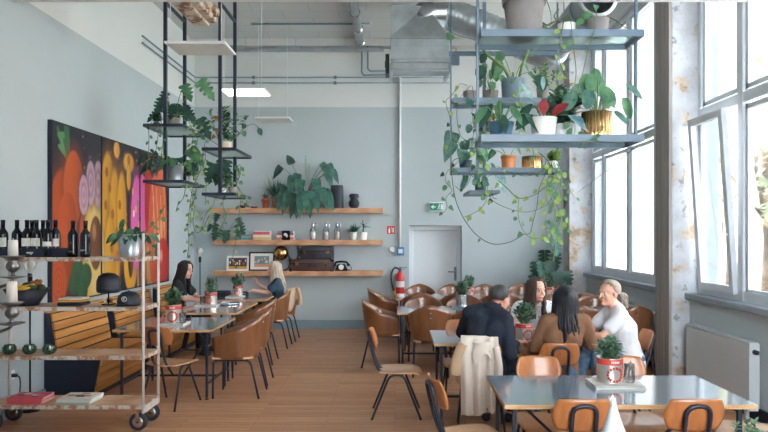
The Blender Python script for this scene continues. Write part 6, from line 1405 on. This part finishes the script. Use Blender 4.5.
def hair(mat, style, seed=1, length=.3, vol=1.0, flare=.0):
    def f(t, inv, J, H):
        r = random.Random(seed); b = MB(); b.T = inv; K = H.k
        def at(p): return H.at(*p)
        # cap over the skull, open at the face
        def shell(u, v):
            az = (u - .5) * 2 * PI; th = v * (PI * .70)
            if style == 'short': lim = 1.0
            x = math.sin(az) * math.sin(th); y = -math.cos(az) * math.sin(th); z = math.cos(th)
            q = min(1, max(0, (y + .12) / .62)); q = q * q * (3 - 2 * q)
            lo = -.62 + (.70 + .62) * q if style == 'short' else -.40 + (.74 + .40) * q      # hairline: low at the nape, high over the forehead
            zz = z if z > lo else lo + (z - lo) * .06
            q = math.sqrt(max(0, 1 - zz * zz)); l = math.hypot(x, y) or 1
            g = (1.02 if style == 'short' else 1.06) * vol
            return inv_at((x / l * q * .0775 * g, -.012 + y / l * q * .097 * g, .035 + zz * .0815 * g + (.0 if style == 'short' else .003)))
        def inv_at(p): return at(p)
        b.sheet(shell, 40, 14, .006)
        if style == 'long':
            for k in range(190):
                az = r.uniform(-1, 1) * R(138); sgn = 1 if az > 0 else -1      # 0 = back of the head
                x0, y0 = math.sin(az), -math.cos(az)
                p0 = at((.012 * sgn + x0 * .02, .02 - .02 * abs(math.cos(az)), .115 * vol)); p1 = at((x0 * .075 * vol, -.012 + y0 * .09 * vol, .07)); p2 = at((x0 * .087 * vol, -.012 + y0 * .098 * vol, .0 + r.uniform(-.01, .01)))
                p3 = at((x0 * .083 * vol + r.uniform(-.012, .012), -.02 + y0 * .09 + r.uniform(-.01, .01), -.09)); L = length * r.uniform(.86, 1.03)
                dn = V((0, 0, -1)); back = -H.f
                p4 = p3 + dn * (L * .5) + H.r * (x0 * flare * .7) + back * (.03 + .02 * r.random()) * (1 if abs(az) < 1.6 else .2); p5 = p3 + dn * L + back * .035 * (1 if abs(az) < 1.6 else .1) + V((r.uniform(-.02, .02), r.uniform(-.02, .02), 0)) + H.r * (x0 * flare)
                wv = [V((r.uniform(-1, 1), r.uniform(-1, 1), 0)) * .011 for _ in range(3)]
                b.tube(smooth_path([p0, p1, p2, p3, p3.lerp(p4, .5) + wv[0], p4 + wv[1], p4.lerp(p5, .5) + wv[2] * 1.4, p5], 4), .013, 6, rfun=lambda q: .0145 * (1 - .55 * q ** 3))
        if style in ('pony', 'bun'):
            for k in range(70):
                az = R(r.uniform(-150, 150)); el = r.uniform(-.3, 1.1); x0, y0 = math.sin(az) * math.cos(el), -math.cos(az) * math.cos(el)
                if math.sin(el) < -.35 + 1.0 * min(1, max(0, (y0 + .1) / .7)): continue
                p0 = at((x0 * .078, -.012 + y0 * .097, .035 + .08 * math.sin(el))); tie = at((0, -.108, .0)); mid = at(((x0 * .5) * .088, -.012 - .075 + y0 * .03, .035 + .05 * math.sin(el)))
                b.tube(smooth_path([p0, mid, tie], 5), .009, 6)
            tie = at((0, -.112, .0))
            for k in range(40):
                L = length * r.uniform(.7, 1.05); e = tie + (-H.f) * (.05 + r.uniform(0, .05)) + V((r.uniform(-.03, .03), r.uniform(-.03, .03), -L)); m = tie + (-H.f) * (.055 + r.uniform(-.015, .02)) + V((0, 0, -L * .25)) + V((r.uniform(-.02, .02), r.uniform(-.02, .02), 0))
                b.tube(smooth_path([tie, m, e], 6), .011, 6, rfun=lambda q: .012 * (1 - .7 * q * q))
        b.build('hair', mat, t)
    return f
def hairmat(name, a, c):
    return mottled(name, a, c, 40, .5, stretch=(1, 1, .12), spec=.3)
M['hair_brown'] = hairmat('brown_hair', rgb(78, 62, 56), .25); M['hair_dark'] = hairmat('dark_hair', rgb(26, 26, 34), .3); M['hair_black'] = hairmat('black_hair', rgb(38, 36, 38), .2)
M['hair_blond'] = hairmat('ash_blond_hair', rgb(186, 170, 150), .2); M['hair_grey'] = hairmat('silver_blond_hair', rgb(158, 146, 132), .25); M['hair_man'] = hairmat('short_dark_hair', rgb(62, 60, 62), .2)
M['c_navy'] = mottled('navy_jacket_cloth', rgb(22, 32, 48), .15, 9, .85); M['c_dark'] = mottled('black_tee_cloth', rgb(28, 32, 38), .15, 9, .9); M['c_white'] = mottled('white_cotton', rgb(228, 232, 238), .04, 9, .9)
M['c_brown'] = mottled('brown_knit', rgb(124, 88, 64), .1, 30, .9); M['c_teal'] = mottled('dark_teal_tee', rgb(52, 76, 94), .1, 9, .9); M['c_jeans'] = mottled('blue_denim', rgb(82, 116, 142), .22, 26, .9); M['c_pink'] = mottled('pale_trousers', rgb(206, 184, 172), .06, 9, .9)
def flowers():
    m, nt, bs = new_mat('white_flowered_cotton'); v = nt.nodes.new('ShaderNodeTexVoronoi'); v.inputs['Scale'].default_value = 22; nt.links.new(coords(nt).outputs[0], v.inputs['Vector'])
    r = ramp(nt, v.outputs['Distance'], [(.16, rgb(120, 150, 170)), (.24, rgb(232, 236, 240))]); nt.links.new(r.outputs[0], bs.inputs['Base Color']); bs.inputs['Roughness'].default_value = .9; return m
M['c_flower'] = flowers()

# man with his back to us
J = dict(pel=(.78, 5.66, .545), nk=(.865, 5.72, 1.09), sl=(.675, 5.76, 1.035), sr=(.975, 5.62, .995), el=(.62, 5.98, .83), er=(1.0, 5.55, .70), wl=(.82, 6.12, .785), wr=(1.10, 5.77, .775), hl=(.9, .4, -.05), hr=(.75, .65, -.02), kl=(.86, 6.08, .55), kr=(1.10, 5.98, .55), al=(.86, 6.02, .085), ar=(1.08, 5.98, .085), w=1.12, waist=1.08)
person('man in navy jacket sitting with his back to us, short dark hair', J, Head((.952, 5.79, 1.165), (.78, .6, -.22), 0, 1.03), 'skin2', 'hair_man', [shirt('c_navy', 1.85, .018, .02, 'jacket', True), trousers('c_navy'), hair('hair_man', 'short', 3)], .9)
# woman facing us
J = dict(pel=(1.50, 6.86, .545), nk=(1.47, 6.70, 1.035), sl=(1.63, 6.70, .98), sr=(1.30, 6.72, .98), el=(1.73, 6.56, .80), er=(1.21, 6.56, .80), wl=(1.56, 6.42, .79), wr=(1.36, 6.42, .79), hl=(-.8, -.5, 0), hr=(.8, -.5, 0), kl=(1.62, 6.42, .55), kr=(1.38, 6.42, .55), al=(1.62, 6.48, .085), ar=(1.36, 6.48, .085), w=.92)
person('woman with long brown hair and white top facing us across the table', J, Head((1.466, 6.62, 1.17), (.42, -.9, -.04), 0, 1.06), 'skin', 'hair_brown', [shirt('c_flower', .45, .012, .02, 'top'), trousers('c_pink'), hair('hair_brown', 'long', 5, .2, 1.0)])
# woman in brown, back to us
J = dict(pel=(1.42, 5.56, .545), nk=(1.49, 5.63, 1.02), sl=(1.335, 5.63, .975), sr=(1.655, 5.61, .98), el=(1.235, 5.66, .745), er=(1.75, 5.68, .76), wl=(1.32, 5.90, .80), wr=(1.63, 5.92, .80), hl=(.6, .6, 0), hr=(-.6, .6, 0), kl=(1.30, 5.98, .55), kr=(1.54, 5.98, .55), al=(1.30, 5.90, .085), ar=(1.54, 5.90, .085), w=.95)
person('woman in brown cardigan with long dark hair, back to us', J, Head((1.512, 5.68, 1.15), (.35, .93, -.02), 0, 1.06), 'skin', 'hair_dark', [shirt('c_brown', 1.9, .016, -.02, 'cardigan'), trousers('c_jeans'), hair('hair_dark', 'long', 7, .31, 1.1, .035)])
# woman in the white tee
J = dict(pel=(2.25, 6.12, .55), nk=(2.12, 6.11, 1.045), sl=(2.10, 5.95, .985), sr=(2.10, 6.27, .985), el=(1.93, 5.95, .80), er=(1.92, 6.30, .80), wl=(1.80, 6.10, .80), wr=(1.74, 6.22, .79), hl=(-.8, .5, 0), hr=(-.9, -.2, 0), kl=(1.76, 6.06, .565), kr=(1.76, 6.24, .565), al=(1.72, 6.06, .085), ar=(1.72, 6.24, .085), w=.98)
person('woman in a white tee shirt with tied back silvery hair by the window', J, Head((2.035, 6.09, 1.185), (-.9, -.42, -.02), 0, 1.06), 'skin', 'hair_grey', [shirt('c_white', .55, .017, -.03, 'tee_shirt', False, None, 1.08), trousers('c_jeans'), hair('hair_grey', 'pony', 9, .15)])
# woman in black on the bench
J = dict(pel=(-3.25, 9.40, .56), nk=(-3.15, 9.40, 1.06), sl=(-3.13, 9.56, 1.0), sr=(-3.15, 9.23, 1.0), el=(-2.98, 9.58, .82), er=(-3.02, 9.20, .82), wl=(-2.78, 9.36, .79), wr=(-2.80, 9.24, .79), hl=(.9, -.2, 0), hr=(.9, .2, 0), kl=(-2.82, 9.54, .56), kr=(-2.82, 9.22, .56), al=(-2.80, 9.54, .085), ar=(-2.80, 9.22, .085), w=.95)
person('woman in black tee shirt with dark hair sitting on the bench', J, Head((-3.07, 9.39, 1.225), (.92, -.32, -.2), 0, 1.08), 'skin', 'hair_black', [shirt('c_dark', .6, .014, -.02, 'tee_shirt'), trousers('c_dark'), hair('hair_black', 'long', 11, .26, 1.0)])
# blond woman
J = dict(pel=(-1.93, 10.60, .55), nk=(-1.935, 10.60, 1.005), sl=(-1.93, 10.44, .95), sr=(-1.93, 10.76, .95), el=(-2.10, 10.42, .80), er=(-2.10, 10.76, .80), wl=(-2.31, 10.42, .83), wr=(-2.27, 10.68, .90), hl=(-.9, 0, -.25), hr=(-.4, 0, .8), nr=(1, 0, .3), kl=(-2.26, 10.48, .56), kr=(-2.26, 10.70, .56), al=(-2.22, 10.48, .085), ar=(-2.22, 10.70, .085), w=.93)
person('woman with long ash blond hair and dark teal tee, gesturing with both hands', J, Head((-2.0, 10.59, 1.17), (-.95, -.28, -.08), 0, 1.05), 'skin', 'hair_blond', [shirt('c_teal', .5, .013, -.02, 'tee_shirt'), trousers('c_dark'), hair('hair_blond', 'long', 13, .36, 1.0)])

# ---- jackets over chair backs
def drape(t, name, mat, x0, x1, z_in, z_out, ytop, seed, ztop=.845, wav=5, amp=.018, shrink=.12, parent=None):
    r = random.Random(seed); ph = r.uniform(0, 6)
    def f(u, v):
        L1, L2 = ztop - z_in, ztop - z_out(u); s = v * (L1 + L2 + .05)
        fold = amp * math.sin(u * wav * PI + ph + .6 * math.sin(3 * v)) 
        if s < L1: y, z, k = .045, z_in + s, .3
        elif s < L1 + .05: a = (s - L1) / .05 * PI; y, z, k = .012 + .035 * math.cos(a), ztop + .018 * math.sin(a), .3
        else: d = s - L1 - .05; z = ztop - d; y = -.026 - .035 * min(1, d / .2); k = .3 + .9 * min(1, d / .35)
        cx = (x0 + x1) / 2; return V((cx + (x0 + (x1 - x0) * u - cx) * (1 - shrink * max(0, (ztop - z) - .1)), ytop + y + fold * k, z))
    b = MB(); b.sheet(f, 36, 50, .005); return b.build(name, mat, parent or t)
t = thing('jacket', 'long beige jacket hanging over the chair behind the man', 'jacket', (.76, 5.68, 0), R(-6)); yt = -.245
drape(t, 'back_panel', 'beige', -.175, .045, .62, lambda u: .215 + .02 * u + .01 * math.sin(9 * u), yt, 3, .862, 4.2, .022, .05)
drape(t, 'front_panel', 'beige', .04, .14, .62, lambda u: .24 + .12 * abs(u - .5), yt - .004, 8, .856, 3.0, .024, -.1)
b = MB(); b.sheet(lambda u, v: V((-.07 + .14 * u + .01 * math.sin(8 * v), yt - .075 - .02 * math.sin(PI * u) - .01 * v, .85 - v * (.15 + .05 * math.cos(5 * u)))), 14, 10, .006); b.build('collar_flap', 'beige', t)
b = MB(); b.tube(smooth_path([(-.15, yt - .02, .82), (-.2, yt - .02, .7), (-.22, yt - .01, .56)]), .045, 12, r1=.055); b.build('sleeve', 'tan', t)
b = MB(); b.tube(smooth_path([(.12, yt - .05, .80), (.145, yt - .06, .62), (.13, yt - .06, .42)]), .028, 12, r1=.036); b.build('sleeve', 'beige', t)
t = thing('jacket', 'crumpled tan jacket over the tub chair of the blond woman', 'jacket', (-1.88, 10.60, 0), R(90))
def tubdrape(u, v):
    th = R(-62 + 124 * u); k = 1.04 if v > .5 else .95
    s = v * 2 - 1; z = .895 - .06 * (abs(th)) - (abs(s) ** 1.3) * (.24 + .08 * math.sin(7 * u + 1) + .05 * math.sin(17 * u)) + .02 * math.cos(5 * u); kk = (.98 - .055 * max(-1, min(1, -s * 3))) + .03 * math.sin(u * 24 + 3 * v) * abs(s)
    return V((.272 * math.sin(th) * kk * 1.02, -.26 * math.cos(th) * kk - .012, z))
b = MB(); b.sheet(tubdrape, 40, 22, .006); b.build('jacket_cloth', 'tan', t)
b = MB(); b.tube(smooth_path([(-.12, -.285, .86), (-.16, -.33, .74), (-.13, -.32, .6)]), .03, 10, r1=.042); b.build('sleeve', 'tan', t)
